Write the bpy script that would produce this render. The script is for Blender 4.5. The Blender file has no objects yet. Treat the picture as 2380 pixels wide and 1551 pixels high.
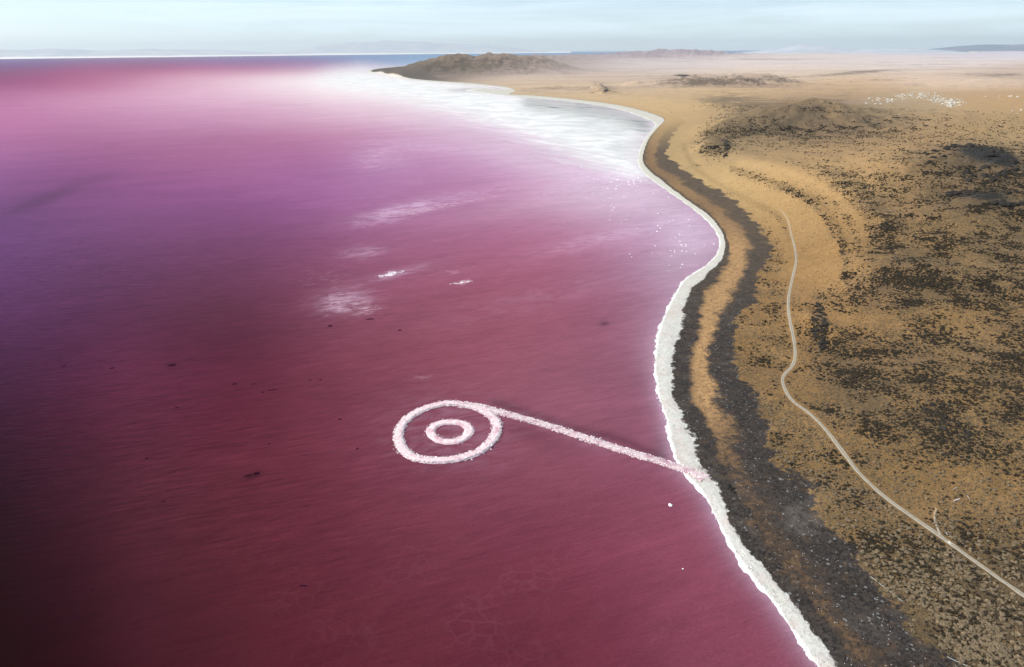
import bpy, math
import numpy as np
from mathutils import Matrix, Vector

SC = bpy.context.scene
COL = SC.collection
rng = np.random.default_rng(7)

# ------------------------------------------------------------------ camera, world, sun, exposure
CAM_H = 200.0
FOC = 1587.0                      # focal length in units of the design width (2380)
PITCH = math.atan((775.5 - 118.0) / FOC)
ROLL = math.radians(0.35)
SUN_EL = math.radians(36)
SUN_AZ = math.radians(-84)        # from the view direction (+Y), clockwise

cam = bpy.data.cameras.new('camera')
cam_ob = bpy.data.objects.new('camera', cam)
COL.objects.link(cam_ob)
cam.sensor_width = 36.0
cam.lens = 36.0 * FOC / 2380.0
cam.clip_start = 1.0
cam.clip_end = 400000.0
Fv = np.array([0, math.cos(PITCH), -math.sin(PITCH)])
R0 = np.array([1.0, 0, 0])
U0 = np.cross(R0, Fv)
Uv = math.cos(ROLL) * U0 + math.sin(ROLL) * R0
Rv = math.cos(ROLL) * R0 - math.sin(ROLL) * U0
M = Matrix(((Rv[0], Uv[0], -Fv[0], 0), (Rv[1], Uv[1], -Fv[1], 0), (Rv[2], Uv[2], -Fv[2], CAM_H), (0, 0, 0, 1)))
cam_ob.matrix_world = M
SC.camera = cam_ob
SC.render.engine = 'CYCLES'
SC.view_settings.view_transform = 'Standard'
SC.view_settings.look = 'None'
SC.view_settings.exposure = 0.35
SC.view_settings.gamma = 1.0
SC.view_settings.use_curve_mapping = False
SC.cycles.volume_bounces = 0
SC.cycles.max_bounces = 6

world = bpy.data.worlds.new('World')
SC.world = world
world.use_nodes = True
wt = world.node_tree
wt.nodes.clear()


def node(nt, typ, **kw):
    n = nt.nodes.new(typ)
    for k, v in kw.items():
        if k.startswith('i_'):
            n.inputs[k[2:].replace('_', ' ')].default_value = v
        else:
            setattr(n, k, v)
    return n


def mathn(nt, op, a, b=None, c=None, clamp=False):
    n = nt.nodes.new('ShaderNodeMath')
    n.operation = op
    n.use_clamp = clamp
    for i, v in enumerate((a, b, c)):
        if v is None:
            continue
        if isinstance(v, (int, float)):
            n.inputs[i].default_value = v
        else:
            nt.links.new(v, n.inputs[i])
    return n.outputs[0]


def sstep(nt, x, lo, hi):
    n = nt.nodes.new('ShaderNodeMapRange')
    n.interpolation_type = 'SMOOTHSTEP'
    nt.links.new(x, n.inputs[0])
    n.inputs[1].default_value = lo
    n.inputs[2].default_value = hi
    n.inputs[3].default_value = 0
    n.inputs[4].default_value = 1
    return n.outputs[0]


def mixc(nt, f, a, b, mode='MIX'):
    n = nt.nodes.new('ShaderNodeMix')
    n.data_type = 'RGBA'
    n.blend_type = mode
    n.clamp_factor = True
    for i, v in ((0, f), (6, a), (7, b)):
        if isinstance(v, (int, float)):
            n.inputs[i].default_value = v
        elif isinstance(v, tuple):
            n.inputs[i].default_value = v if len(v) == 4 else (*v, 1)
        else:
            nt.links.new(v, n.inputs[i])
    return n.outputs[2]


sky = node(wt, 'ShaderNodeTexSky', sky_type='NISHITA')
sky.sun_disc = False
sky.sun_elevation = SUN_EL
sky.sun_rotation = SUN_AZ
sky.altitude = 1300
sky.air_density = 0.75
sky.dust_density = 1.0
sky.ozone_density = 1.0
tc = node(wt, 'ShaderNodeTexCoord')
mp = node(wt, 'ShaderNodeMapping')
mp.inputs['Scale'].default_value = (1.7, 1.7, 24.0)
wt.links.new(tc.outputs['Generated'], mp.inputs['Vector'])
wn = node(wt, 'ShaderNodeTexNoise', i_Scale=2.1, i_Detail=6.0, i_Roughness=0.55, i_Distortion=0.6)
wt.links.new(mp.outputs[0], wn.inputs['Vector'])
veil = sstep(wt, wn.outputs[0], 0.36, 0.70)
bgc = mixc(wt, mathn(wt, 'MULTIPLY_ADD', veil, 0.48, 0.34), sky.outputs[0], (6.7, 8.1, 8.8))
bg = node(wt, 'ShaderNodeBackground')
wt.links.new(bgc, bg.inputs[0])
bg.inputs[1].default_value = 0.112
wo = node(wt, 'ShaderNodeOutputWorld')
wt.links.new(bg.outputs[0], wo.inputs[0])

sun = bpy.data.lights.new('sun', 'SUN')
sun.energy = 3.6
sun.angle = math.radians(0.5)
sun.color = (1.0, 0.95, 0.87)
sun_ob = bpy.data.objects.new('sun', sun)
COL.objects.link(sun_ob)
sdir = Vector((math.cos(SUN_EL) * math.sin(SUN_AZ), math.cos(SUN_EL) * math.cos(SUN_AZ), math.sin(SUN_EL)))
sun_ob.rotation_euler = sdir.to_track_quat('Z', 'Y').to_euler()
sun_ob.location = (0, 0, 300)


# ------------------------------------------------------------------ survey helpers: photo measurements -> places on the ground
def ground(px, py, z=0.0):
    px = np.asarray(px, float); py = np.asarray(py, float)
    u = (px - 1190.0) / FOC; v = (775.5 - py) / FOC
    d = Fv[None] + u.reshape(-1, 1) * Rv[None] + v.reshape(-1, 1) * Uv[None]
    dz = np.minimum(d[:, 2], -1e-4)
    t = (np.asarray(z) - CAM_H) / dz
    return np.stack([d[:, 0] * t, d[:, 1] * t], 1)


def seen_at(x, y, z):
    q = np.stack([x, y, z - CAM_H], -1)
    w = q @ Fv
    w = np.where(w < 1, 1, w)
    return 1190 + FOC * (q @ Rv) / w, 775.5 - FOC * (q @ Uv) / w


def smooth_line(pts, n=4):
    p = np.array(pts, float)
    q = np.vstack([2 * p[0] - p[1], p, 2 * p[-1] - p[-2]])
    out = []
    for i in range(1, len(q) - 2):
        a, b, c, d = q[i - 1], q[i], q[i + 1], q[i + 2]
        for t in np.arange(n) / n:
            out.append(0.5 * (2 * b + (c - a) * t + (2 * a - 5 * b + 4 * c - d) * t * t + (-a + 3 * b - 3 * c + d) * t ** 3))
    out.append(p[-1])
    return np.array(out)


def hashn(ix, iy, seed):
    h = (ix * 374761393 + iy * 668265263 + seed * 974711) & 0x7fffffff
    h = ((h ^ (h >> 13)) * 1274126177) & 0x7fffffff
    h = (h ^ (h >> 16)) & 0xffffff
    return h / float(0xffffff)


def vnoise(x, y, seed=0):
    ix = np.floor(x).astype(np.int64); iy = np.floor(y).astype(np.int64)
    fx = x - ix; fy = y - iy
    fx = fx * fx * (3 - 2 * fx); fy = fy * fy * (3 - 2 * fy)
    a = hashn(ix, iy, seed); b = hashn(ix + 1, iy, seed); c = hashn(ix, iy + 1, seed); d = hashn(ix + 1, iy + 1, seed)
    return (a * (1 - fx) + b * fx) * (1 - fy) + (c * (1 - fx) + d * fx) * fy


def fbm(x, y, octv=4, seed=0, gain=0.5):
    s = 0; a = 1.0; t = 0
    for o in range(octv):
        s = s + a * vnoise(x * 2.03 ** o + 17.3 * o, y * 2.03 ** o - 9.1 * o, seed + o * 31)
        t += a; a *= gain
    return s / t * 2 - 1


def signed(P, line, poly):
    """distance to a polyline, positive inside poly"""
    A = line[:-1]; B = line[1:]
    best = np.full(len(P), 1e18)
    for a, b in zip(A, B):
        ab = b - a; L = ab @ ab
        if L < 1e-12:
            continue
        ap = P - a
        t = np.clip(ap @ ab / L, 0, 1)
        d = (ap[:, 0] - t * ab[0]) ** 2 + (ap[:, 1] - t * ab[1]) ** 2
        np.minimum(best, d, out=best)
    ins = inside(P, poly)
    d = np.sqrt(best)
    return np.where(ins, d, -d)


def inside(P, poly):
    x, y = P[:, 0], P[:, 1]
    ins = np.zeros(len(P), bool)
    n = len(poly)
    for i in range(n):
        x1, y1 = poly[i]; x2, y2 = poly[(i + 1) % n]
        if y1 == y2:
            continue
        m = (y1 > y) != (y2 > y)
        ins ^= m & (x < (x2 - x1) * (y - y1) / (y2 - y1) + x1)
    return ins


# ------------------------------------------------------------------ the shore and its bands
LA = [(2010, 1700), (1945, 1600), (1908, 1560), (1880, 1525), (1836, 1460), (1795, 1400), (1752, 1350), (1716, 1300), (1684, 1245), (1660, 1200),
      (1636, 1155), (1606, 1118), (1584, 1096), (1566, 1060), (1556, 1020), (1546, 970), (1530, 930), (1524, 890), (1520, 850), (1524, 790), (1530, 765), (1544, 730), (1570, 680),
      (1592, 648), (1625, 628), (1655, 604), (1670, 580), (1671, 556), (1655, 526), (1628, 500), (1590, 471), (1540, 436), (1500, 406), (1484, 380), (1487, 350), (1500, 322),
      (1518, 300), (1524, 290), (1500, 276), (1427, 252), (1327, 237), (1240, 228), (1170, 223), (1120, 216), (1078, 211), (1125, 204), (1150, 207), (1185, 208), (1150, 202), (1093, 197), (1007, 191), (937, 184.5), (893, 174.5), (853, 167.5),
      (868, 161.5), (900, 158), (960, 153), (1040, 149), (1120, 144), (1190, 135), (1240, 129)]
LB = [(2060, 1700), (1990, 1600), (1946, 1551), (1915, 1505), (1878, 1450), (1845, 1400), (1800, 1350), (1757, 1300), (1716, 1250), (1694, 1200), (1680, 1165), (1658, 1115), (1628, 1088), (1622, 1074), (1606, 1040), (1590, 990),
      (1570, 930), (1560, 890), (1560, 850), (1570, 800), (1583, 740), (1602, 690), (1622, 655), (1650, 630), (1674, 606), (1686, 578), (1685, 555), (1672, 528), (1648, 500), (1608, 472), (1556, 433), (1514, 400), (1495, 375),
      (1498, 348), (1511, 318), (1532, 294), (1545, 276), (1500, 259), (1430, 243), (1330, 230.5), (1240, 222), (1180, 219), (1215, 213), (1205, 206), (1150, 199), (1093, 193), (1007, 188), (937, 182.5), (893, 173), (862, 167.5),
      (872, 163), (905, 159.5), (965, 154.5), (1045, 150.5), (1125, 145.5), (1195, 136.5), (1240, 130)]
LC = [(2150, 1700), (2040, 1600), (1985, 1540), (1930, 1450), (1850, 1350), (1790, 1270), (1740, 1200), (1710, 1120), (1670, 1060), (1645, 1000), (1622, 950), (1610, 900), (1612, 850), (1617, 790), (1634, 710), (1656, 655),
      (1680, 618), (1697, 590), (1692, 555), (1676, 528), (1651, 500), (1611, 470), (1559, 431), (1518, 398), (1499, 374), (1502, 348), (1515, 318), (1536, 294), (1550, 275)]
LD = [(2260, 1700), (2120, 1600), (2040, 1520), (1980, 1450), (1915, 1350), (1850, 1270), (1800, 1200), (1750, 1120), (1710, 1060), (1690, 1000), (1668, 950), (1657, 900), (1650, 850), (1652, 790), (1692, 700), (1716, 645),
      (1742, 590), (1736, 555), (1716, 528), (1688, 500), (1622, 450), (1575, 420), (1543, 398), (1525, 374), (1524, 348), (1538, 318), (1556, 294), (1568, 277)]
LE = [(2460, 1700), (2330, 1620), (2240, 1545), (2160, 1460), (2060, 1370), (1990, 1290), (1925, 1200), (1870, 1130), (1820, 1060), (1778, 1000), (1752, 950), (1735, 900), (1715, 850), (1714, 790), (1736, 700), (1757, 640),
      (1778, 590), (1773, 552), (1755, 525), (1738, 498), (1685, 455), (1640, 430), (1595, 398), (1562, 374), (1550, 348), (1560, 318), (1577, 294), (1592, 280)]
tail = [(1400, 241), (1330, 229), (1240, 220), (1190, 217)]
ends = [(1600, 127), (2600, 122), (2900, 400), (2900, 1700)]


def band(L, z, t=None):
    s = smooth_line(L)
    w = ground(s[:, 0], s[:, 1], z)
    e = ground([p[0] for p in ends], [p[1] for p in ends], z)
    return w, np.vstack([w, e])


fix = [(1500, 258), (1420, 241), (1330, 229.5), (1240, 221), (1185, 218), (1195, 211), (1150, 198), (1007, 187), (900, 173), (870, 167.3), (880, 163.5), (965, 155.2), (1045, 151), (1125, 146), (1195, 137), (1240, 130.5)]
up = lambda k: [(x + 3 * k, y - (0.7 * k if y > 170 else 0.15 * k)) for x, y in fix]
BANDS = [band(LA, 0.0), band(LB, 0.9), band(LC + up(1), 1.5), band(LD + up(3), 2.2), band(LE + up(5), 3.2)]

# polar survey grid, finer where it is near
yrow = np.concatenate([np.linspace(1720, 1560, 20), np.linspace(1558, 260, 560), np.linspace(259, 129.5, 120), ])
dep = PITCH - np.arctan((775.5 - yrow) / FOC)
rs = CAM_H / np.tan(dep)
rs = np.concatenate([rs, np.geomspace(rs[-1], 120000, 14)[1:]])
az_mid = np.radians(np.linspace(-49, 49, 901))
azs = np.concatenate([np.radians(np.linspace(-80, -49, 32))[:-1], az_mid, np.radians(np.linspace(49, 80, 32))[1:]])
NR, NA = len(rs), len(azs)
RR, AA = np.meshgrid(rs, azs, indexing='ij')
GX = RR * np.sin(AA); GY = RR * np.cos(AA)

# bands are evaluated on every second grid point and interpolated
ir = np.unique(np.r_[np.arange(0, NR, 2), NR - 1]); ia = np.unique(np.r_[np.arange(0, NA, 2), NA - 1])
cx = GX[np.ix_(ir, ia)].ravel(); cy = GY[np.ix_(ir, ia)].ravel()
CP = np.stack([cx, cy], 1)


def expand(c):
    c = c.reshape(len(ir), len(ia))
    t = np.empty((NR, len(ia)))
    fi = np.interp(np.arange(NR), ir, np.arange(len(ir)))
    i0 = np.minimum(fi.astype(int), len(ir) - 2); f = (fi - i0)[:, None]
    t = c[i0] * (1 - f) + c[i0 + 1] * f
    fj = np.interp(np.arange(NA), ia, np.arange(len(ia)))
    j0 = np.minimum(fj.astype(int), len(ia) - 2); g = (fj - j0)[None]
    return t[:, j0] * (1 - g) + t[:, j0 + 1] * g


SD = [expand(signed(CP, w, poly)) for w, poly in BANDS]
U = np.where(SD[0] < 0, np.maximum(SD[0] / 10.0, -3), 0)
for i in range(4):
    a = np.maximum(SD[i], 0); b = np.maximum(-SD[i + 1], 0)
    U = np.where((SD[i] > 0), i + np.where(SD[i + 1] > 0, 1.0, a / np.maximum(a + b, 1e-6)), U) if i == 0 else \
        np.where((SD[i] > 0) & (SD[0] > 0), i + np.where(SD[i + 1] > 0, 1.0, a / np.maximum(a + b, 1e-6)), U)
U = np.where((SD[4] > 0) & (SD[0] > 0), 4 + np.minimum(SD[4] / 40.0, 8), U)

ub = np.clip((U - 0.3) / 0.7, 0, 1) * np.clip((4.6 - U) / 0.5, 0, 1)
nearf = np.clip(1500 / np.maximum(RR, 1500), 0, 1) ** 2
U = U + ub * nearf * (0.34 * fbm(GX / 34, GY / 34, 4, 201) + 0.20 * fbm(GX / 9, GY / 9, 3, 207)) * np.interp(U, [0.3, 1.0, 1.6, 4.0], [0.5, 0.8, 1.3, 1.2])
# ------------------------------------------------------------------ relief
H = np.interp(U, [-3, -1, 0, 0.15, 0.7, 1.0, 2, 3, 4, 12], [-3, -1.2, 0, 0.34, 0.95, 0.95, 1.5, 2.2, 3.2, 8.0])
inl = np.clip(SD[4] / 60.0, 0, 1) * (SD[0] > 0)


def hill(px, py, z0, height, rx, ry, rot=0.0, p=2.0):
    c = ground([px], [py], z0)[0]
    a = math.radians(rot)
    dx = GX - c[0]; dy = GY - c[1]
    u = (dx * math.cos(a) + dy * math.sin(a)) / rx; v = (-dx * math.sin(a) + dy * math.cos(a)) / ry
    return height * np.exp(-(u * u + v * v) ** (p / 2))


nz1 = fbm(GX / 330, GY / 330, 5, 3)
nz2 = fbm(GX / 60, GY / 60, 4, 11)
nz3 = fbm(GX / 9, GY / 9, 3, 23)
rough = 1 + 0.35 * nz1 + 0.18 * nz2
HB = np.zeros_like(H)
HB += hill(2330, 420, 30, 34, 620, 520, 0, 2.4)                  # broad rise on the right
HB += hill(2150, 262, 40, 30, 420, 230, 0)                       # crest with the pale rocks
HB += hill(1860, 275, 30, 46, 190, 130, 20)                      # dark shoulder
HB += hill(1720, 300, 20, 26, 170, 120, 25)
KNOB = hill(1655, 350, 8, 24, 34, 62, -15)                        # dark knob above the bend
HB += hill(2260, 390, 45, 24, 120, 70, 0)
KNAR = hill(2265, 400, 45, 1.0, 130, 110, 0) + 0.8 * hill(1820, 285, 30, 1.0, 220, 120, 15) + 0.8 * hill(2300, 470, 40, 1.0, 110, 50, 0) + 0.6 * hill(2090, 600, 15, 1.0, 120, 60, -30)
HB += hill(2320, 480, 40, 16, 90, 45, 0)
HB += hill(2090, 640, 15, 10, 120, 45, -40)
KNOB += hill(1903, 760, 6, 5.5, 9, 42, 6)                          # little black ridge by the track
HB += hill(2200, 1000, 10, 8, 110, 60, -20)
far = 0.0
far += hill(1120, 176, 0, 112, 620, 420, 0)                      # headland
far += hill(1010, 176, 0, 70, 330, 380, 0)
far += hill(935, 171, 0, 42, 260, 260, 0)
far += hill(1220, 172, 0, 90, 450, 420, 0)
far += hill(1440, 142, 0, 120, 2600, 1100, 0)
far += hill(1250, 148, 0, 95, 1500, 900, 0)
far += hill(1620, 140, 0, 110, 1500, 900, 0)
far += hill(1720, 203, 0, 74, 330, 85, 0)                       # long dark ridge mid distance
far += hill(1600, 203, 0, 52, 200, 120, 0)
far += hill(1480, 202, 0, 24, 90, 90, 0)
far += hill(1392, 219, 0, 56, 48, 36, 0, 1.6)                    # small mound
far += hill(1412, 222, 0, 26, 40, 40, 0, 2)
far += hill(2130, 190, 0, 22, 900, 260, 0)
far += hill(2350, 200, 0, 30, 600, 260, 0)
mask = np.clip(SD[0] / np.maximum(25, RR * 0.008), 0, 1)
mask = mask * mask * (3 - 2 * mask)
inb = np.clip(SD[4] / 130.0, 0, 1); inb = inb * inb * (3 - 2 * inb)
H = H + mask * ((HB * inb + KNOB * inl) * rough + far * (1 + 0.42 * fbm(GX / 520, GY / 520, 6, 41) + 0.12 * nz2))
H += mask * (nz1 * np.clip((SD[4]) / 120, 0, 3) * 1.6 + nz2 * np.clip(SD[4] / 60, 0, 2) * 0.9)
H += mask * KNAR * 9.0 * fbm(GX / 34, GY / 24, 5, 151)
H += np.where(U < 0.5, 0.30 * nz3 * np.clip(1 - np.abs(U) * 1.5, 0, 1) + 0.16 * fbm(GX / 3.1, GY / 3.1, 3, 29) * np.clip(1 - np.abs(U) * 1.5, 0, 1), 0)
H += np.where(U > 0.05, nz3 * np.interp(U, [0, 0.2, 1, 1.3, 4, 5], [0.05, 0.22, 0.18, 0.3, 0.3, 0.38]), nz3 * 0.12)
farrise = np.clip((RR - 5000) / 30000, 0, 1)
H += mask * farrise * (60 + 70 * fbm(GX / 5200, GY / 2600, 4, 77))
H = np.where(RR > 42000, np.minimum(H, -40), H)


def grid_sample(field, x, y):
    r = np.hypot(x, y); a = np.arctan2(x, y)
    fi = np.interp(r, rs, np.arange(NR)); fj = np.interp(a, azs, np.arange(NA))
    i0 = np.clip(fi.astype(int), 0, NR - 2); j0 = np.clip(fj.astype(int), 0, NA - 2)
    f = fi - i0; g = fj - j0
    return (field[i0, j0] * (1 - f) + field[i0 + 1, j0] * f) * (1 - g) + (field[i0, j0 + 1] * (1 - f) + field[i0 + 1, j0 + 1] * f) * g


def drape(px, py, it=6):
    """place on the relief that the measurement (px, py) belongs to"""
    px = np.atleast_1d(np.asarray(px, float)); py = np.atleast_1d(np.asarray(py, float))
    z = np.zeros(len(px))
    for _ in range(it):
        g = ground(px, py, z)
        z = 0.5 * z + 0.5 * np.maximum(grid_sample(H, g[:, 0], g[:, 1]), 0)
    g = ground(px, py, z)
    return np.stack([g[:, 0], g[:, 1], grid_sample(H, g[:, 0], g[:, 1])], 1)


# ------------------------------------------------------------------ colours surveyed at points, kept with the place
def lin(c):
    c = np.array(c, float) / 255.0
    return np.where(c <= 0.04045, c / 12.92, ((c + 0.055) / 1.055) ** 2.4)


def yy(py):
    return 420 * np.log(np.maximum(py - 118, 2) + 45.0)


def blend(px, py, pts, power=3.2, gain=1.0):
    P = np.array([(p[0], yy(p[1])) for p in pts], float)
    C = lin([p[2] for p in pts])
    y = yy(py)
    acc = np.zeros(px.shape + (3,)); ws = np.zeros(px.shape)
    for (x0, y0), c in zip(P, C):
        d2 = ((px - x0) * 0.56) ** 2 + (y - y0) ** 2 + 900
        w = np.exp(-d2 / (2 * 58.0 ** 2)) + 1e-12 * (1e4 / d2) ** 3
        acc += w[..., None] * c; ws += w
    return acc / ws[..., None] * gain


def soft(px, py, marks):
    """soft elliptical marks (x, y, rx, ry, angle, strength)"""
    s = np.zeros(px.shape)
    for x, y, rx, ry, an, k in marks:
        a = math.radians(an)
        dx = px - x; dy = py - y
        u = (dx * math.cos(a) - dy * math.sin(a)) / rx; v = (dx * math.sin(a) + dy * math.cos(a)) / ry
        s = s + k * np.exp(-(u * u + v * v))
    return s


def stroke(px, py, line, w, k=1.0):
    L = smooth_line(line, 3)
    best = np.full(px.shape, 1e18)
    for a, b in zip(L[:-1], L[1:]):
        ab = b - a; LL = ab @ ab
        t = np.clip(((px - a[0]) * ab[0] + (py - a[1]) * ab[1]) / LL, 0, 1)
        np.minimum(best, (px - a[0] - t * ab[0]) ** 2 + (py - a[1] - t * ab[1]) ** 2, out=best)
    return k * np.exp(-best / (w * w))


WATER_PTS = [  # brine colours; towards the lower left, lens vignette is painted in as darker water
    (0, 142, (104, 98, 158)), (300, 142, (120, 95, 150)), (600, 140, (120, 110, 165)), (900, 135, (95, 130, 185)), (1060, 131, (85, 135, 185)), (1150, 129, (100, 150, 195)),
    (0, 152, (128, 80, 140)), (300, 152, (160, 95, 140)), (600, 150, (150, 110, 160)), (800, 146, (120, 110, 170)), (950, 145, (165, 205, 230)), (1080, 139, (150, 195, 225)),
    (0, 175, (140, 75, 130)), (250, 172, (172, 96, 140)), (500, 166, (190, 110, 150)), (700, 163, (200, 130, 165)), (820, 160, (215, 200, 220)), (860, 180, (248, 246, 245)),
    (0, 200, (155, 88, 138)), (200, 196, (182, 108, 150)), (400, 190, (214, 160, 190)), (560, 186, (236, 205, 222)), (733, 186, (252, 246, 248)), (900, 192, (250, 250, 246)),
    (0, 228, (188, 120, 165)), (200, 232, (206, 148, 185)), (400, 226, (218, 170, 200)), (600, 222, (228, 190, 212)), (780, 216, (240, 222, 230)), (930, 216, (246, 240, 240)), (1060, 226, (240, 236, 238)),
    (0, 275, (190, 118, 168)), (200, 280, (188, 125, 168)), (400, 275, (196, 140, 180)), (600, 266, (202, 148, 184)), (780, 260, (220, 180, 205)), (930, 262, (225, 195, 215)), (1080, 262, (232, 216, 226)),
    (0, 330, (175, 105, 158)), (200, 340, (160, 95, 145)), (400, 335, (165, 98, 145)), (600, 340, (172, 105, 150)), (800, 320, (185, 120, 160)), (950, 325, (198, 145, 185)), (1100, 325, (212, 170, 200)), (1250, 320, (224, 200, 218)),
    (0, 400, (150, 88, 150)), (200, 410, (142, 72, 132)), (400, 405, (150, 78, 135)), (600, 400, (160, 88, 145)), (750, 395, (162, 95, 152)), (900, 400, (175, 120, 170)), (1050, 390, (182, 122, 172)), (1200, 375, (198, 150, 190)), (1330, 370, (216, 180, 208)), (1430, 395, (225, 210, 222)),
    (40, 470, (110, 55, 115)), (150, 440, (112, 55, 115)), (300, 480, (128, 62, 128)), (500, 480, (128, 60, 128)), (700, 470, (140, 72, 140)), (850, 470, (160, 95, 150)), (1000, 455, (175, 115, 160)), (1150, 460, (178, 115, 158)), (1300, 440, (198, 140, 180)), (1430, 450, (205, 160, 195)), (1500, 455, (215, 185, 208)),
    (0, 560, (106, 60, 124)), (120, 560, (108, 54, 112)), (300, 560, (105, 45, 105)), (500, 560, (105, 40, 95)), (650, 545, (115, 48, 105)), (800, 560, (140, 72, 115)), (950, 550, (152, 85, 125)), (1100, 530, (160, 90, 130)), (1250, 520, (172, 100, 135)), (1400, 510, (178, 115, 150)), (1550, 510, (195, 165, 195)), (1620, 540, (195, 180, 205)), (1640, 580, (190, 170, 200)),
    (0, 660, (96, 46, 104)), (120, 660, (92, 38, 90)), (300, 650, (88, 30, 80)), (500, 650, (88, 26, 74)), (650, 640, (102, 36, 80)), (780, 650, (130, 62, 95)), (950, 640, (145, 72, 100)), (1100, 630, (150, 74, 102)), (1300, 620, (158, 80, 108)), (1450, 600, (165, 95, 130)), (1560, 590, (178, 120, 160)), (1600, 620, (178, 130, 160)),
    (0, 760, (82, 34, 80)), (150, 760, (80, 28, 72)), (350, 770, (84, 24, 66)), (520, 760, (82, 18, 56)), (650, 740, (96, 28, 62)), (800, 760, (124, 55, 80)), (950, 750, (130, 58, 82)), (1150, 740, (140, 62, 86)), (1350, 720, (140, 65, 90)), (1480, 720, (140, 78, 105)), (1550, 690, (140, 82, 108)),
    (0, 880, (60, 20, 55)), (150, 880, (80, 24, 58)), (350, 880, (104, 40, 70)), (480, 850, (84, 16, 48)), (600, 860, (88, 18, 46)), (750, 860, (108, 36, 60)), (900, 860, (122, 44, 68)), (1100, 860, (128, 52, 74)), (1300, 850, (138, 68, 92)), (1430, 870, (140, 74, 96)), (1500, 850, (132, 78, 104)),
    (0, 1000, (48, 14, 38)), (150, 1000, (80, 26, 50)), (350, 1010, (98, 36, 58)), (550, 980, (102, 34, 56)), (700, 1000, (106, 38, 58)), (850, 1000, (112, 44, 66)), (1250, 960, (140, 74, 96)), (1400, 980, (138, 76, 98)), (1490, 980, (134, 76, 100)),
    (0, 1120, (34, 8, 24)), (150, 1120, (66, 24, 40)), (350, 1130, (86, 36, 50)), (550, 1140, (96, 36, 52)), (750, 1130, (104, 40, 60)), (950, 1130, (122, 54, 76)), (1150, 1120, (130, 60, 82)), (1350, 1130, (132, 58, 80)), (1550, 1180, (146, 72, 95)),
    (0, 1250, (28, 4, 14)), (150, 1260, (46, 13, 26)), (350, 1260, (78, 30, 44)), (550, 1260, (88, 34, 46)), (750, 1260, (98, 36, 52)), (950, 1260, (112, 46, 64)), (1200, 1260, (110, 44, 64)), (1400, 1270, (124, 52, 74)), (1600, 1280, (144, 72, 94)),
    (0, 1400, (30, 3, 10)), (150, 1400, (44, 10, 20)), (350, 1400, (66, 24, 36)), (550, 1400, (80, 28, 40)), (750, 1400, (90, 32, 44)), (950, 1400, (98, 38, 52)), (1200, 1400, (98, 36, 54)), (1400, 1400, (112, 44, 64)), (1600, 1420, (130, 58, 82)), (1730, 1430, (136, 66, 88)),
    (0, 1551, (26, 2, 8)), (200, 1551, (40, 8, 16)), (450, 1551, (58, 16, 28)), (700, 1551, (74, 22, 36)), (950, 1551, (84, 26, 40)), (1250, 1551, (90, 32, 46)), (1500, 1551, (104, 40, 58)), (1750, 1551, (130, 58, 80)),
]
LAND_PTS = [
    (1250, 160, (206, 182, 170)), (1500, 150, (214, 192, 180)), (1800, 150, (226, 202, 186)), (2200, 150, (230, 206, 190)), (1450, 122, (172, 150, 150)), (2300, 122, (218, 202, 200)),
    (1100, 148, (128, 105, 84)), (950, 160, (80, 74, 68)), (1020, 155, (104, 88, 74)), (1180, 150, (138, 114, 94)), (1250, 150, (170, 146, 130)), (1300, 195, (212, 180, 154)), (1500, 190, (210, 180, 156)), (1800, 175, (222, 190, 162)), (2200, 180, (224, 190, 162)), (2360, 170, (200, 168, 145)),
    (1300, 215, (206, 172, 128)), (1480, 232, (208, 170, 126)), (1600, 230, (200, 164, 116)), (1750, 222, (206, 166, 124)), (1950, 205, (204, 164, 124)),
    (1600, 265, (204, 164, 110)), (1700, 270, (200, 158, 106)), (1590, 300, (204, 168, 116)), (1560, 330, (202, 164, 112)), (1600, 385, (206, 168, 112)), (1700, 440, (206, 168, 112)), (1800, 490, (170, 132, 84)), (1870, 540, (172, 130, 80)),
    (1800, 300, (128, 102, 76)), (1720, 300, (122, 98, 74)), (1655, 345, (112, 92, 70)), (1860, 255, (116, 92, 70)), (1950, 250, (160, 128, 92)), (2000, 300, (150, 118, 84)), (2100, 250, (180, 152, 116)), (2300, 240, (190, 148, 102)), (2200, 310, (170, 132, 88)), (2000, 380, (186, 146, 98)), (1850, 370, (176, 138, 94)), (2370, 300, (180, 145, 100)),
    (1850, 430, (196, 154, 100)), (2000, 460, (170, 130, 84)), (2080, 560, (128, 98, 62)), (2250, 420, (120, 94, 62)), (2350, 420, (118, 92, 62)), (2300, 540, (150, 116, 74)), (2200, 620, (140, 108, 68)), (2360, 650, (138, 106, 66)),
    (1950, 600, (176, 134, 82)), (1870, 650, (172, 128, 76)), (1800, 620, (130, 97, 60)), (1790, 720, (150, 112, 66)), (1900, 700, (168, 122, 72)), (1980, 800, (150, 110, 66)), (2100, 760, (138, 104, 64)), (2250, 760, (156, 118, 72)), (2350, 850, (138, 102, 62)),
    (1760, 850, (136, 102, 62)), (1870, 850, (158, 116, 68)), (2000, 950, (130, 98, 60)), (2150, 950, (134, 102, 62)), (2300, 1000, (142, 106, 62)), (1800, 950, (134, 102, 64)), (1900, 1050, (130, 100, 62)), (2050, 1080, (150, 112, 66)), (2180, 1080, (166, 122, 70)), (2330, 1120, (156, 114, 64)),
    (1950, 1150, (132, 102, 66)), (2050, 1250, (112, 90, 62)), (2200, 1180, (142, 108, 66)), (2330, 1240, (130, 98, 60)), (2150, 1320, (112, 90, 60)), (2250, 1400, (84, 68, 48)), (2350, 1480, (76, 62, 44)), (2350, 1330, (118, 92, 58)), (2300, 1551, (66, 54, 40)), (2380, 1551, (76, 62, 44)),
]


# ------------------------------------------------------------------ mesh making
def link(o, parent=None, **props):
    COL.objects.link(o)
    if parent is not None:
        o.parent = parent
    for k, v in props.items():
        o[k] = v
    return o


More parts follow.
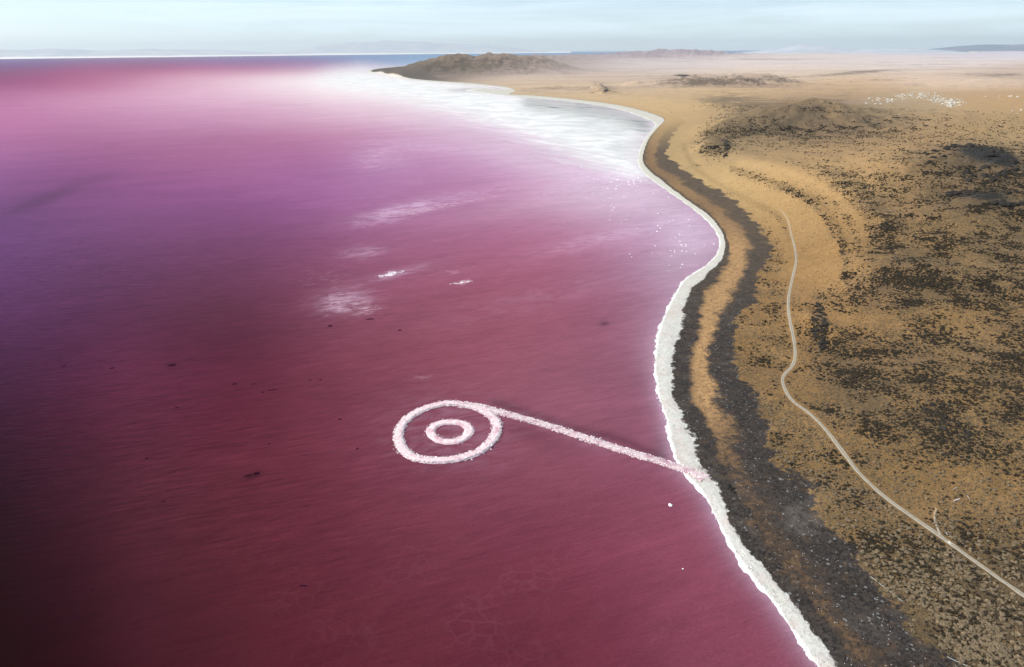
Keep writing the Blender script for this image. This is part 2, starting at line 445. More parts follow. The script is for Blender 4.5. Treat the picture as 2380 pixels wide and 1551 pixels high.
def make_mesh(name, verts, faces, mats, attrs=None, smooth=True, normals=None, mat_idx=None):
    """verts (n,3); faces (m,k) int with constant k"""
    me = bpy.data.meshes.new(name)
    verts = np.ascontiguousarray(verts, dtype=np.float32); faces = np.ascontiguousarray(faces, dtype=np.int32)
    m, k = faces.shape
    me.vertices.add(len(verts)); me.vertices.foreach_set('co', verts.ravel())
    me.loops.add(m * k); me.loops.foreach_set('vertex_index', faces.ravel())
    me.polygons.add(m)
    me.polygons.foreach_set('loop_start', np.arange(0, m * k, k, dtype=np.int32))
    me.polygons.foreach_set('use_smooth', np.full(m, smooth))
    for mt in (mats if isinstance(mats, (list, tuple)) else [mats]):
        me.materials.append(mt)
    if mat_idx is not None:
        me.polygons.foreach_set('material_index', mat_idx.astype(np.int32))
    for an, av in (attrs or {}).items():
        av = np.asarray(av, dtype=np.float32)
        if av.ndim == 2:
            a = me.attributes.new(an, 'FLOAT_COLOR', 'POINT')
            a.data.foreach_set('color', np.hstack([av, np.ones((len(av), 1), np.float32)]).ravel())
        else:
            a = me.attributes.new(an, 'FLOAT', 'POINT'); a.data.foreach_set('value', av.ravel())
    me.update(calc_edges=True)
    if normals is not None:
        me.normals_split_custom_set_from_vertices(normals.tolist())
    return me


def sub_mesh(name, V, F, sel, mats, attrs, normals=None):
    f = F[sel]
    used = np.unique(f)
    remap = np.zeros(len(V), np.int64); remap[used] = np.arange(len(used))
    return make_mesh(name, V[used], remap[f], mats, {k: v[used] for k, v in attrs.items()}, True, normals[used] if normals is not None else None)


# ------------------------------------------------------------------ materials
def new_mat(name):
    m = bpy.data.materials.new(name)
    m.use_nodes = True
    nt = m.node_tree
    nt.nodes.clear()
    out = nt.nodes.new('ShaderNodeOutputMaterial')
    b = nt.nodes.new('ShaderNodeBsdfPrincipled')
    nt.links.new(b.outputs[0], out.inputs[0])
    return m, nt, b


def attr(nt, name, color=False):
    n = node(nt, 'ShaderNodeAttribute', attribute_name=name)
    return n.outputs['Color' if color else 'Fac']


def pos(nt, scale=(1, 1, 1), rot=0.0):
    g = node(nt, 'ShaderNodeNewGeometry')
    out = g.outputs['Position']
    if rot:                                            # turn the streak direction onto x first
        r = node(nt, 'ShaderNodeMapping')
        r.inputs['Rotation'].default_value = (0, 0, -rot)
        nt.links.new(out, r.inputs[0])
        out = r.outputs[0]
    m = node(nt, 'ShaderNodeMapping')
    m.inputs['Scale'].default_value = scale
    nt.links.new(out, m.inputs[0])
    return m.outputs[0]


def noise(nt, vec, scale, detail=3.0, rough=0.5, dist=0.0):
    n = node(nt, 'ShaderNodeTexNoise', i_Scale=scale, i_Detail=detail, i_Roughness=rough, i_Distortion=dist)
    nt.links.new(vec, n.inputs['Vector'])
    return n.outputs[0]


def voro(nt, vec, scale, feature='F1', out='Distance', rnd=1.0):
    n = node(nt, 'ShaderNodeTexVoronoi', feature=feature, i_Scale=scale, i_Randomness=rnd)
    nt.links.new(vec, n.inputs['Vector'])
    return n.outputs[out]


def water_material():
    m, nt, b = new_mat('brine')
    col = attr(nt, 'pigment_vignette', True)
    P = pos(nt)
    # algae drifts and wind streaks in the pigment
    PS = pos(nt, (0.30, 1.0, 1.0), math.radians(24))
    drift = noise(nt, PS, 0.014, 5.0, 0.6, 0.4)
    fine = noise(nt, PS, 0.16, 5.0, 0.75, 0.3)
    grain = noise(nt, pos(nt, (0.6, 1.0, 1.0), math.radians(20)), 1.1, 3.0, 0.8)
    far_n = noise(nt, PS, 0.045, 5.0, 0.75, 0.5)
    k = mathn(nt, 'ADD', mathn(nt, 'MULTIPLY_ADD', drift, 0.36, 0.82), mathn(nt, 'MULTIPLY_ADD', fine, 0.52, -0.26))
    k = mathn(nt, 'ADD', k, mathn(nt, 'ADD', mathn(nt, 'MULTIPLY_ADD', grain, 0.70, -0.35), mathn(nt, 'MULTIPLY_ADD', far_n, 0.40, -0.20)))
    vm = node(nt, 'ShaderNodeVectorMath', operation='SCALE')
    nt.links.new(col, vm.inputs[0]); nt.links.new(k, vm.inputs['Scale'])
    c = vm.outputs[0]
    # salt ridges under shallow brine: faint pale polygon veins
    PV = node(nt, 'ShaderNodeVectorMath', operation='ADD')
    nv = node(nt, 'ShaderNodeTexNoise', i_Scale=0.05, i_Detail=3.0)
    nt.links.new(P, nv.inputs['Vector'])
    sc = node(nt, 'ShaderNodeVectorMath', operation='SCALE'); sc.inputs['Scale'].default_value = 16.0
    nt.links.new(nv.outputs['Color'], sc.inputs[0])
    nt.links.new(P, PV.inputs[0]); nt.links.new(sc.outputs[0], PV.inputs[1])
    ve = voro(nt, PV.outputs[0], 0.15, 'DISTANCE_TO_EDGE')
    vein = mathn(nt, 'SUBTRACT', 1.0, sstep(nt, ve, 0.0, 0.13))
    vgap = sstep(nt, noise(nt, P, 0.035, 3.0), 0.45, 0.62)
    vein = mathn(nt, 'MULTIPLY', mathn(nt, 'MULTIPLY', vein, vgap), attr(nt, 'vein'))
    c = mixc(nt, mathn(nt, 'MULTIPLY', vein, 0.055), c, (0.42, 0.17, 0.20))
    # salt scum and foam
    PF = pos(nt, (0.42, 1.0, 1.0), math.radians(26))
    fn = noise(nt, PF, 0.17, 7.0, 0.78, 1.0)
    fo = mathn(nt, 'MULTIPLY', attr(nt, 'foam'), sstep(nt, mathn(nt, 'MULTIPLY_ADD', attr(nt, 'foam'), 0.12, fn), 0.54, 0.68))
    c = mixc(nt, mathn(nt, 'MULTIPLY', fo, 0.75), c, (0.72, 0.50, 0.56))
    mist = mathn(nt, 'MULTIPLY', attr(nt, 'mist'), mathn(nt, 'MULTIPLY_ADD', sstep(nt, noise(nt, PF, 0.055, 7.0, 0.72, 1.6), 0.40, 0.62), 1.0, 0.12))
    c = mixc(nt, mist, c, (0.62, 0.42, 0.56))
    # crust of the flats
    salt = attr(nt, 'salt')
    PC = pos(nt, (0.12, 1.0, 1.0), math.radians(-57))
    crust = noise(nt, PC, 0.035, 6.0, 0.68, 1.2)
    crust2 = noise(nt, P, 0.012, 5.0, 0.6, 0.5)
    grey = mathn(nt, 'MULTIPLY', sstep(nt, crust, 0.50, 0.70), attr(nt, 'greyflat'))
    cc = mixc(nt, sstep(nt, crust2, 0.35, 0.7), (0.60, 0.58, 0.565), (0.78, 0.755, 0.745))
    cc = mixc(nt, mathn(nt, 'MULTIPLY', attr(nt, 'greyflat'), 0.80), cc, (0.33, 0.33, 0.315))
    cc = mixc(nt, mathn(nt, 'MULTIPLY', grey, 0.85), cc, (0.09, 0.10, 0.11))
    sf = sstep(nt, mathn(nt, 'MULTIPLY_ADD', mathn(nt, 'SUBTRACT', crust, 0.5), 1.7, salt), 0.08, 1.10)
    sf = mathn(nt, 'MULTIPLY', sf, sstep(nt, salt, 0.02, 0.30))
    c = mixc(nt, sf, c, cc)
    # murky brine: the body colour is diffuse, the rippled surface mirrors only a little sky
    out_n = [q for q in nt.nodes if q.type == 'OUTPUT_MATERIAL'][0]
    nt.nodes.remove(b)
    b = node(nt, 'ShaderNodeBsdfDiffuse')
    gl = node(nt, 'ShaderNodeBsdfGlossy')
    gl.inputs['Roughness'].default_value = 0.32
    fr = node(nt, 'ShaderNodeFresnel'); fr.inputs['IOR'].default_value = 1.33
    mx = node(nt, 'ShaderNodeMixShader')
    rf = mathn(nt, 'MINIMUM', mathn(nt, 'MULTIPLY', fr.outputs[0], 0.14), 0.07)
    nt.links.new(mathn(nt, 'MULTIPLY', rf, mathn(nt, 'MULTIPLY_ADD', sf, -0.9, 1.0)), mx.inputs[0])
    nt.links.new(c, b.inputs['Color'])
    nt.links.new(b.outputs[0], mx.inputs[1]); nt.links.new(gl.outputs[0], mx.inputs[2])
    nt.links.new(mx.outputs[0], out_n.inputs[0])
    # ripples: short crests, with patches of calm
    PR = pos(nt, (0.16, 1.0, 1.0), math.radians(20))
    r1 = noise(nt, PR, 0.75, 3.0, 0.55, 0.3)
    k2 = mathn(nt, 'MULTIPLY_ADD', mathn(nt, 'MULTIPLY', mathn(nt, 'SUBTRACT', noise(nt, pos(nt, (0.10, 1.0, 1.0), math.radians(17)), 0.42, 4.0, 0.7, 0.3), 0.5), attr(nt, 'wave')), 1.5, 1.0)  # light and dark of the ripples painted into the water colour
    vk = node(nt, 'ShaderNodeVectorMath', operation='SCALE'); nt.links.new(c, vk.inputs[0]); nt.links.new(k2, vk.inputs['Scale'])
    nt.links.new(vk.outputs[0], b.inputs['Color'])
    r2 = noise(nt, pos(nt, (0.25, 1.0, 1.0), math.radians(14)), 0.30, 2.0, 0.5, 0.2)
    hgt = mathn(nt, 'ADD', mathn(nt, 'MULTIPLY', r1, 0.5), mathn(nt, 'MULTIPLY', r2, 1.0))
    wv = mathn(nt, 'MULTIPLY', hgt, mathn(nt, 'MULTIPLY_ADD', attr(nt, 'wave'), 1.0, 0.15))
    bp = node(nt, 'ShaderNodeBump'); bp.inputs['Strength'].default_value = 0.8; bp.inputs['Distance'].default_value = 2.2
    nt.links.new(wv, bp.inputs['Height'])
    nt.links.new(bp.outputs[0], gl.inputs['Normal'])
    nt.links.new(bp.outputs[0], b.inputs['Normal'])
    return m


def land_material():
    m, nt, b = new_mat('desert_ground')
    P = pos(nt)
    u0 = attr(nt, 'band')
    n1 = noise(nt, P, 0.05, 5.0, 0.65, 0.3)
    n2 = noise(nt, P, 0.35, 4.0, 0.7)
    n3 = noise(nt, P, 1.6, 3.0, 0.7)
    amp = attr(nt, 'edge')
    n0 = noise(nt, P, 0.16, 4.0, 0.7, 0.8)
    j = mathn(nt, 'ADD', mathn(nt, 'MULTIPLY', mathn(nt, 'SUBTRACT', n1, 0.5), 1.5), mathn(nt, 'ADD', mathn(nt, 'MULTIPLY', mathn(nt, 'SUBTRACT', n2, 0.5), 1.1), mathn(nt, 'MULTIPLY', mathn(nt, 'SUBTRACT', n0, 0.5), 1.3)))
    u = mathn(nt, 'MULTIPLY_ADD', j, amp, u0)
    col = attr(nt, 'soil', True)
    # inland soil: warm patches, paler dust, fine litter
    warm = sstep(nt, noise(nt, P, 0.022, 4.0, 0.6, 0.5), 0.44, 0.66)
    base = mixc(nt, mathn(nt, 'MULTIPLY', warm, 0.5), col, mixc(nt, 0.4, col, (0.44, 0.265, 0.125)))
    kk = mathn(nt, 'ADD', mathn(nt, 'MULTIPLY_ADD', n2, 0.9, 0.52), mathn(nt, 'MULTIPLY_ADD', n3, 0.7, -0.33))
    vm = node(nt, 'ShaderNodeVectorMath', operation='SCALE'); nt.links.new(base, vm.inputs[0]); nt.links.new(kk, vm.inputs['Scale'])
    base = vm.outputs[0]
    m1 = noise(nt, P, 0.21, 5.0, 0.8, 0.5)
    m2 = noise(nt, P, 0.030, 5.0, 0.7, 0.8)
    base = mixc(nt, mathn(nt, 'MULTIPLY', sstep(nt, mathn(nt, 'ADD', mathn(nt, 'MULTIPLY', m1, 0.65), mathn(nt, 'MULTIPLY', m2, 0.35)), 0.45, 0.60), attr(nt, 'grit')), base, mixc(nt, 0.78, base, (0.085, 0.064, 0.044)))
    base = mixc(nt, mathn(nt, 'MULTIPLY', sstep(nt, noise(nt, P, 0.9, 4.0, 0.8), 0.50, 0.62), 0.40), base, (0.085, 0.066, 0.046))
    st = noise(nt, pos(nt, (0.25, 1.0, 1.0), 0.03), 0.0021, 6.0, 0.68, 1.0)
    base = mixc(nt, mathn(nt, 'MULTIPLY', sstep(nt, st, 0.50, 0.66), attr(nt, 'farland')), base, (0.27, 0.185, 0.160))
    # low brush mottling at three sizes
    dn = attr(nt, 'brush')
    b1 = noise(nt, P, 0.42, 5.0, 0.75, 0.4)
    b2 = noise(nt, P, 0.060, 8.0, 0.82, 0.6)
    b3 = noise(nt, P, 0.011, 4.0, 0.65, 0.8)
    bb = mathn(nt, 'ADD', mathn(nt, 'MULTIPLY', b1, 0.62), mathn(nt, 'ADD', mathn(nt, 'MULTIPLY', b2, 0.26), mathn(nt, 'MULTIPLY', b3, 0.12)))
    b4 = noise(nt, pos(nt, (0.55, 1.0, 1.0), 0.02), 0.0034, 5.0, 0.68, 0.9)
    ff = mathn(nt, 'ADD', mathn(nt, 'MULTIPLY', b2, 0.52), mathn(nt, 'ADD', mathn(nt, 'MULTIPLY', b3, 0.28), mathn(nt, 'MULTIPLY', b4, 0.20)))
    mf = node(nt, 'ShaderNodeMix'); nt.links.new(attr(nt, 'reach'), mf.inputs[0]); nt.links.new(bb, mf.inputs[2]); nt.links.new(ff, mf.inputs[3])
    bb = mf.outputs[0]
    thr = mathn(nt, 'MULTIPLY_ADD', dn, -0.18, 0.62)
    br = sstep(nt, mathn(nt, 'SUBTRACT', bb, thr), -0.03, 0.04)
    base = mixc(nt, mathn(nt, 'MULTIPLY', br, attr(nt, 'brushmix')), base, (0.072, 0.056, 0.040))
    # salt berm
    sp = noise(nt, P, 0.42, 6.0, 0.85, 0.8)
    spk = sstep(nt, sp, 0.47, 0.66)
    saltc = mixc(nt, mathn(nt, 'MULTIPLY', spk, 0.65), (0.60, 0.58, 0.53), (0.22, 0.185, 0.17))
    saltc = mixc(nt, mathn(nt, 'MULTIPLY', sstep(nt, n1, 0.45, 0.7), 0.7), saltc, (0.50, 0.40, 0.35))
    saltc = mixc(nt, mathn(nt, 'MULTIPLY', sstep(nt, noise(nt, P, 1.3, 4.0, 0.8, 0.5), 0.60, 0.70), 0.8), saltc, (0.12, 0.10, 0.10))
    saltc = mixc(nt, mathn(nt, 'MULTIPLY', sstep(nt, n0, 0.44, 0.62), 0.45), saltc, (0.60, 0.47, 0.45))
    saltc = mixc(nt, mathn(nt, 'SUBTRACT', 1.0, sstep(nt, u, 0.02, 0.20)), saltc, (0.84, 0.84, 0.80))
    saltc = mixc(nt, mathn(nt, 'MULTIPLY', attr(nt, 'browner'), 0.75), saltc, (0.50, 0.46, 0.37))
    # black cobble beach
    vd = voro(nt, P, 1.1, 'F1', 'Color')
    sepv = node(nt, 'ShaderNodeSeparateColor'); nt.links.new(vd, sepv.inputs[0])
    cob = mixc(nt, sepv.outputs[0], (0.014, 0.0115, 0.013), (0.055, 0.045, 0.040))
    cob = mixc(nt, mathn(nt, 'MULTIPLY', sstep(nt, n2, 0.5, 0.75), 0.5), cob, (0.105, 0.075, 0.052))
    cob = mixc(nt, mathn(nt, 'MULTIPLY', sstep(nt, n1, 0.5, 0.75), attr(nt, 'greyish')), cob, (0.15, 0.125, 0.11))
    cob = mixc(nt, mathn(nt, 'MULTIPLY', sstep(nt, sepv.outputs[1], 0.978, 0.99), 0.25), cob, (0.62, 0.62, 0.60))
    cob = mixc(nt, attr(nt, 'browner'), cob, mixc(nt, sstep(nt, n0, 0.4, 0.6), (0.085, 0.060, 0.042), (0.165, 0.110, 0.066)))
    org = mixc(nt, sstep(nt, n2, 0.35, 0.7), (0.44, 0.25, 0.11), (0.22, 0.13, 0.065))
    # where the ochre grass thins out it only shows as brown patches among the cobbles
    patch = sstep(nt, mathn(nt, 'ADD', n0, mathn(nt, 'MULTIPLY_ADD', attr(nt, 'rust'), 0.55, -0.08)), 0.42, 0.62)
    brown = mixc(nt, sstep(nt, n2, 0.4, 0.65), (0.105, 0.062, 0.036), (0.045, 0.034, 0.03))
    org = mixc(nt, patch, mixc(nt, 0.45, cob, brown), mixc(nt, attr(nt, 'rust'), brown, org))
    cob = mixc(nt, mathn(nt, 'MULTIPLY', sstep(nt, n0, 0.52, 0.66), 0.6), cob, brown)
    c = mixc(nt, sstep(nt, u, 0.93, 1.08), saltc, cob)
    c = mixc(nt, sstep(nt, u, 1.78, 2.22), c, org)
    c = mixc(nt, sstep(nt, u, 2.76, 3.26), c, cob)
    c = mixc(nt, mathn(nt, 'MULTIPLY', attr(nt, 'soften'), sstep(nt, u, 1.0, 1.3)), c, col)
    c = mixc(nt, sstep(nt, u, 3.94, 4.08), c, base)
    c = mixc(nt, sstep(nt, mathn(nt, 'MULTIPLY_ADD', mathn(nt, 'SUBTRACT', n2, 0.5), 0.9, attr(nt, 'pale')), 0.35, 0.65), c, (0.70, 0.66, 0.58))
    c = mixc(nt, sstep(nt, mathn(nt, 'MULTIPLY_ADD', mathn(nt, 'SUBTRACT', sp, 0.5), 1.6, attr(nt, 'black')), 0.40, 0.60), c, (0.030, 0.028, 0.026))
    wet = mathn(nt, 'SUBTRACT', 1.0, sstep(nt, u0, -0.35, 0.0))
    c = mixc(nt, wet, c, (0.66, 0.46, 0.52))
    nt.links.new(c, b.inputs['Base Color'])
    b.inputs['Roughness'].default_value = 0.95
    b.inputs['Specular IOR Level'].default_value = 0.12
    bp = node(nt, 'ShaderNodeBump'); bp.inputs['Strength'].default_value = 0.9; bp.inputs['Distance'].default_value = 0.9
    nt.links.new(mathn(nt, 'ADD', n2, mathn(nt, 'MULTIPLY', n3, 0.4)), bp.inputs['Height'])
    nt.links.new(bp.outputs[0], b.inputs['Normal'])
    return m


def plain_material(name, c1, c2, scale=1.5, rough=0.9, spec=0.15, bump=0.3, c3=None):
    m, nt, b = new_mat(name)
    P = pos(nt)
    n = noise(nt, P, scale, 5.0, 0.65, 0.3)
    c = mixc(nt, sstep(nt, n, 0.32, 0.68), c1, c2)
    if c3:
        c = mixc(nt, sstep(nt, noise(nt, P, scale * 0.31, 4.0, 0.6), 0.5, 0.65), c, c3)
    oi = node(nt, 'ShaderNodeObjectInfo')
    k = mathn(nt, 'MULTIPLY_ADD', oi.outputs['Random'], 0.35, 0.82)
    vm = node(nt, 'ShaderNodeVectorMath', operation='SCALE'); nt.links.new(c, vm.inputs[0]); nt.links.new(k, vm.inputs['Scale'])
    nt.links.new(vm.outputs[0], b.inputs['Base Color'])
    b.inputs['Roughness'].default_value = rough
    b.inputs['Specular IOR Level'].default_value = spec
    bp = node(nt, 'ShaderNodeBump'); bp.inputs['Strength'].default_value = bump; bp.inputs['Distance'].default_value = 0.3
    nt.links.new(n, bp.inputs['Height']); nt.links.new(bp.outputs[0], b.inputs['Normal'])
    return m


MW = water_material()
ML = land_material()
MROCKSALT = plain_material('salt_crusted_rock', (0.92, 0.87, 0.86), (0.76, 0.58, 0.61), 1.1)
MFILL = plain_material('salt_crusted_fill', (0.66, 0.44, 0.47), (0.78, 0.65, 0.64), 0.5, 0.85, 0.2, 0.5, (0.54, 0.30, 0.35))
MPALE = plain_material('pale_limestone', (0.66, 0.63, 0.56), (0.45, 0.41, 0.35), 0.7)
MBLACK = plain_material('black_basalt', (0.016, 0.014, 0.013), (0.046, 0.037, 0.029), 0.8)
MSAGE = plain_material('dark_brush', (0.020, 0.016, 0.012), (0.052, 0.040, 0.026), 1.5, 1.0, 0.05)
MTAN = plain_material('dry_brush', (0.235, 0.170, 0.105), (0.125, 0.092, 0.056), 0.5, 1.0, 0.05, 0.3, (0.17, 0.125, 0.08))
MWHITE = plain_material('white_salt', (0.92, 0.91, 0.90), (0.84, 0.80, 0.82), 1.0)
MREEF = plain_material('dark_reef', (0.026, 0.004, 0.016), (0.015, 0.003, 0.010), 0.6, 1.0, 0.0)
MIRON = plain_material('weathered_metal', (0.40, 0.42, 0.40), (0.28, 0.28, 0.27), 1.2, 0.6, 0.4)

# ------------------------------------------------------------------ ground
VX = np.stack([GX, GY, H], -1).reshape(-1, 3)
idx = np.arange(NR * NA).reshape(NR, NA)
F = np.stack([idx[:-1, :-1], idx[:-1, 1:], idx[1:, 1:], idx[1:, :-1]], -1).reshape(-1, 4)
px, py = seen_at(GX, GY, H)
pin = (px > -400) & (px < 2800) & (py < 1900)
pxc = np.clip(px, -100, 2480); pyc = np.clip(py, 112, 1640)

dXi = np.gradient(np.stack([GX, GY, H], -1), axis=0); dXj = np.gradient(np.stack([GX, GY, H], -1), axis=1)
NRM = np.cross(dXj, dXi); NRM /= np.maximum(np.linalg.norm(NRM, axis=-1, keepdims=True), 1e-9)
NRM *= np.sign(NRM[..., 2:3] + 1e-9)
NRM = NRM.reshape(-1, 3)

ALB = 1.18                                            # photo value -> surface colour
soil = blend(pxc, pyc, LAND_PTS) * np.array([0.97, 1.0, 1.03])
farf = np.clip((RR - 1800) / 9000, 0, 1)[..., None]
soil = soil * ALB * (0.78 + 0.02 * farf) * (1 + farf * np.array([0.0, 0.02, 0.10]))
# brush density (photo positions of dark patches and clearings)
dens = 0.30 + soft(pxc, pyc, [
    (2250, 375, 150, 45, 0, 0.9), (2300, 470, 140, 35, 0, 0.9), (2080, 600, 110, 90, -40, 0.45), (1990, 440, 130, 26, -38, 0.5), (2100, 690, 190, 40, 0, 0.45),
    (1905, 740, 18, 55, 0, 0.8), (1655, 345, 45, 34, 0, 0.9), (1750, 292, 110, 28, 8, 0.9), (1860, 255, 110, 26, 10, 0.6), (1900, 310, 150, 30, 0, 0.45),
    (2160, 990, 180, 80, -20, 0.55), (1980, 900, 70, 120, 30, 0.5), (2100, 850, 150, 60, 0, 0.4), (2340, 880, 100, 120, 0, 0.35), (2250, 640, 200, 100, 0, 0.35), (2330, 560, 120, 60, 0, 0.4),
    (1790, 720, 50, 150, 0, 0.12), (2080, 1290, 160, 150, -40, 0.10), (1700, 190, 160, 12, 0, 0.8), (1100, 150, 150, 18, 0, 0.55), (950, 163, 90, 8, 0, 0.9), (1700, 240, 90, 18, 0, 0.5), (1400, 205, 30, 12, 0, 0.4),
    (2320, 175, 90, 5, 0, 0.5), (1990, 169, 120, 4, 4, 0.6), (1668, 232, 60, 8, 0, 0.4), (1740, 138, 90, 3, 0, 0.3), (2150, 150, 160, 2, 0, 0.3), (1330, 205, 140, 3, 0, 0.3), (1450, 125, 200, 8, 0, 0.25), (1800, 620, 36, 90, 0, 0.30), (1790, 940, 40, 130, -10, 0.25), (1870, 850, 40, 50, 0, -0.25), (2050, 1080, 60, 40, -30, -0.18), (2330, 1120, 80, 60, 0, -0.22), (1760, 275, 100, 24, 10, 0.5), (2050, 265, 90, 22, 0, 0.25), (2040, 290, 120, 30, 0, 0.3),
    (1870, 560, 60, 130, 20, -0.45), (1650, 395, 90, 60, -30, -0.5), (1750, 460, 100, 50, -35, -0.5), (1600, 265, 90, 30, 0, -0.4), (2180, 1090, 110, 80, -30, -0.22), (1960, 560, 50, 90, 30, -0.2),
    (2160, 330, 160, 22, 0, -0.15), (1930, 370, 150, 20, -10, -0.2), (1880, 650, 70, 100, 0, -0.25), (2230, 740, 60, 25, 0, -0.35), (1600, 300, 40, 40, 0, -0.4), (2300, 240, 100, 20, 0, -0.15)])
dens += stroke(pxc, pyc, [(1600, 390), (1690, 385), (1770, 410), (1840, 440), (1900, 490), (1935, 550)], 7, 0.28)
dens += stroke(pxc, pyc, [(1700, 400), (1790, 430), (1870, 462), (1930, 515), (1960, 580), (1965, 650)], 9, 0.55)
dens += stroke(pxc, pyc, [(1620, 420), (1720, 462), (1800, 500), (1830, 540)], 6, 0.45)
dens -= stroke(pxc, pyc, [(1720, 372), (1830, 398), (1920, 440), (1990, 500), (2010, 570)], 10, 0.35)
dens += stroke(pxc, pyc, [(1580, 345), (1640, 400), (1740, 450), (1820, 500)], 5, 0.15)
dens = np.clip(dens + 0.10 * nz1, 0, 1.3)
black = stroke(pxc, pyc, [(1690, 386), (1790, 416), (1890, 441), (1965, 496), (2015, 546)], 3.0, 0.16) + soft(pxc, pyc, [(2265, 366, 120, 30, 6, 0.36), (2085, 432, 24, 30, 0, 0.3), (2330, 440, 60, 40, 0, 0.26), (2250, 460, 70, 16, 0, 0.2), (1395, 202, 16, 5, 0, 0.5), (1408, 209, 10, 5, 0, 0.4), (2030, 590, 60, 14, -35, 0.2), (2270, 350, 95, 16, -12, 0.42), (2330, 372, 60, 18, -25, 0.42), (2290, 455, 90, 13, -6, 0.42), (2340, 480, 60, 10, 0, 0.3), (1908, 722, 11, 18, 0, 0.62), (1915, 765, 8, 22, 5, 0.58), (1690, 345, 8, 30, 10, 0.5),  # dark rock; right sides of the knob and small mound are painted shade
                        (1665, 330, 30, 18, 0, 0.3), (1585, 176, 30, 4, 0, 0.5), (1720, 184, 150, 5, -4, 0.46), (1408, 210, 14, 4, -25, 0.5), (1385, 197, 10, 3, 0, 0.4), (2180, 985, 40, 14, -10, 0.28), (1835, 238, 50, 6, 10, 0.3), (2230, 395, 120, 30, 10, 0.16), (1458, 187, 26, 3.5, 0, 0.3), (1120, 140, 60, 6, 0, 0.30), (990, 155, 50, 5, 0, 0.32), (900, 163, 30, 3, 0, 0.4), (1190, 155, 50, 4, 0, 0.25), (1060, 165, 70, 4, 0, 0.22), (1760, 190, 110, 6, 4, 0.22), (1990, 168, 110, 2.2, 3, 0.22), (2320, 177, 60, 2.5, 3, 0.26), (2350, 160, 60, 1.6, 0, 0.2), (1735, 138, 80, 1.2, 0, 0.15), (1697, 1132, 12, 8, -40, 0.6)])
pale = soft(pxc, pyc, [(2100, 235, 60, 12, 0, 0.34), (2190, 232, 55, 12, -15, 0.30), (1375, 205, 8, 8, 0, 0.5), (2010, 1108, 18, 12, 0, 0.2)])  # pale rock; the small mound's sunlit left side is painted too
rust = np.clip(0.12 + soft(pxc, pyc, [(1660, 720, 70, 230, 0, 1.0), (1640, 900, 50, 110, 0, 0.5), (1720, 590, 60, 60, 0, 0.6), (1540, 350, 50, 70, 0, 0.5), (1590, 440, 60, 30, 0, 0.35)]), 0, 1)
greyish = np.clip(0.35 + soft(pxc, pyc, [(1850, 1200, 60, 120, -35, 0.5)]), 0, 1)
soil = soil * (1 - 0.30 * stroke(pxc, pyc, [(1700, 392), (1790, 420), (1875, 450), (1938, 505), (1968, 570)], 5, 1.0) - 0.20 * stroke(pxc, pyc, [(1590, 340), (1620, 395), (1720, 455), (1810, 500), (1835, 560)], 6, 1.0) + 0.14 * stroke(pxc, pyc, [(1720, 375), (1830, 400), (1920, 442), (1985, 500)], 8, 1.0))[..., None]
edge = np.clip(320.0 / np.maximum(RR, 320), 0.25, 1.0) * 0.85
edge = edge * np.interp(U, [0, 0.5, 1.0, 1.5, 2.0, 3.0, 4.0, 4.6], [0.14, 0.35, 0.62, 0.75, 0.9, 0.9, 0.6, 0.35])
softn = np.clip((RR - 1500) / 900, 0, 0.75)
brushmix = np.interp(RR, [150, 500, 1500, 5000, 20000], [0.50, 0.52, 0.55, 0.75, 0.6])
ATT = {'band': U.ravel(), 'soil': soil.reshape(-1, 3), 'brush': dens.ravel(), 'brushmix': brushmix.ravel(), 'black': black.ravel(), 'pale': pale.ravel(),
       'rust': rust.ravel(), 'greyish': greyish.ravel(), 'edge': edge.ravel(), 'soften': softn.ravel(), 'browner': np.interp(RR, [480, 950], [0.05, 0.72]).ravel(), 'grit': np.interp(RR, [200, 1200, 4000], [0.60, 0.50, 0.3]).ravel() * np.clip(0.45 + dens.ravel(), 0.35, 1), 'farland': np.interp(RR, [1900, 5000, 30000], [0.15, 0.62, 0.5]).ravel(), 'reach': np.interp(np.log(RR), [math.log(800), math.log(4500)], [0, 1]).ravel()}
fU = U.ravel()[F].mean(1); fR = RR.ravel()[F].mean(1); fmaxU = U.ravel()[F].max(1)
fsoilpx = pxc.ravel()[F].mean(1)
land = (fmaxU > -0.9) & (fR < 46000)
headl = land & (fR > 4500) & (fR < 9500) & (fsoilpx < 1275) & (H.ravel()[F].mean(1) > 9)
berm = land & (fU <= 1.0) & ~headl
beach = land & (fU > 1.0) & (fU <= 4.0) & ~headl & (fR < 2000)
knolls = land & ~berm & ~beach & ~headl & (fR > 2600) & (fR < 20000) & (H.ravel()[F].mean(1) > 40)
rest = land & ~berm & ~beach & ~headl & ~knolls
for nm, sel, lab, cat in (('salt_shore', berm, 'white salt crusted strip along the edge of the pink lake', 'shore'),
                          ('cobble_beach', beach, 'black and rust coloured stony band behind the white salt strip', 'beach'),
                          ('headland_hill', headl, 'dark low headland running out to the pale far end of the bay', 'hill'),
                          ('distant_hills', knolls, 'brown knolls rising from the far tan plain', 'hills'),
                          ('desert_ground', rest, 'tan scrubby desert slope and plain beside the pink lake', 'ground')):
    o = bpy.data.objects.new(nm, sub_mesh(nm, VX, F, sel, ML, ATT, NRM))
    link(o, kind='structure', label=lab, category=cat)

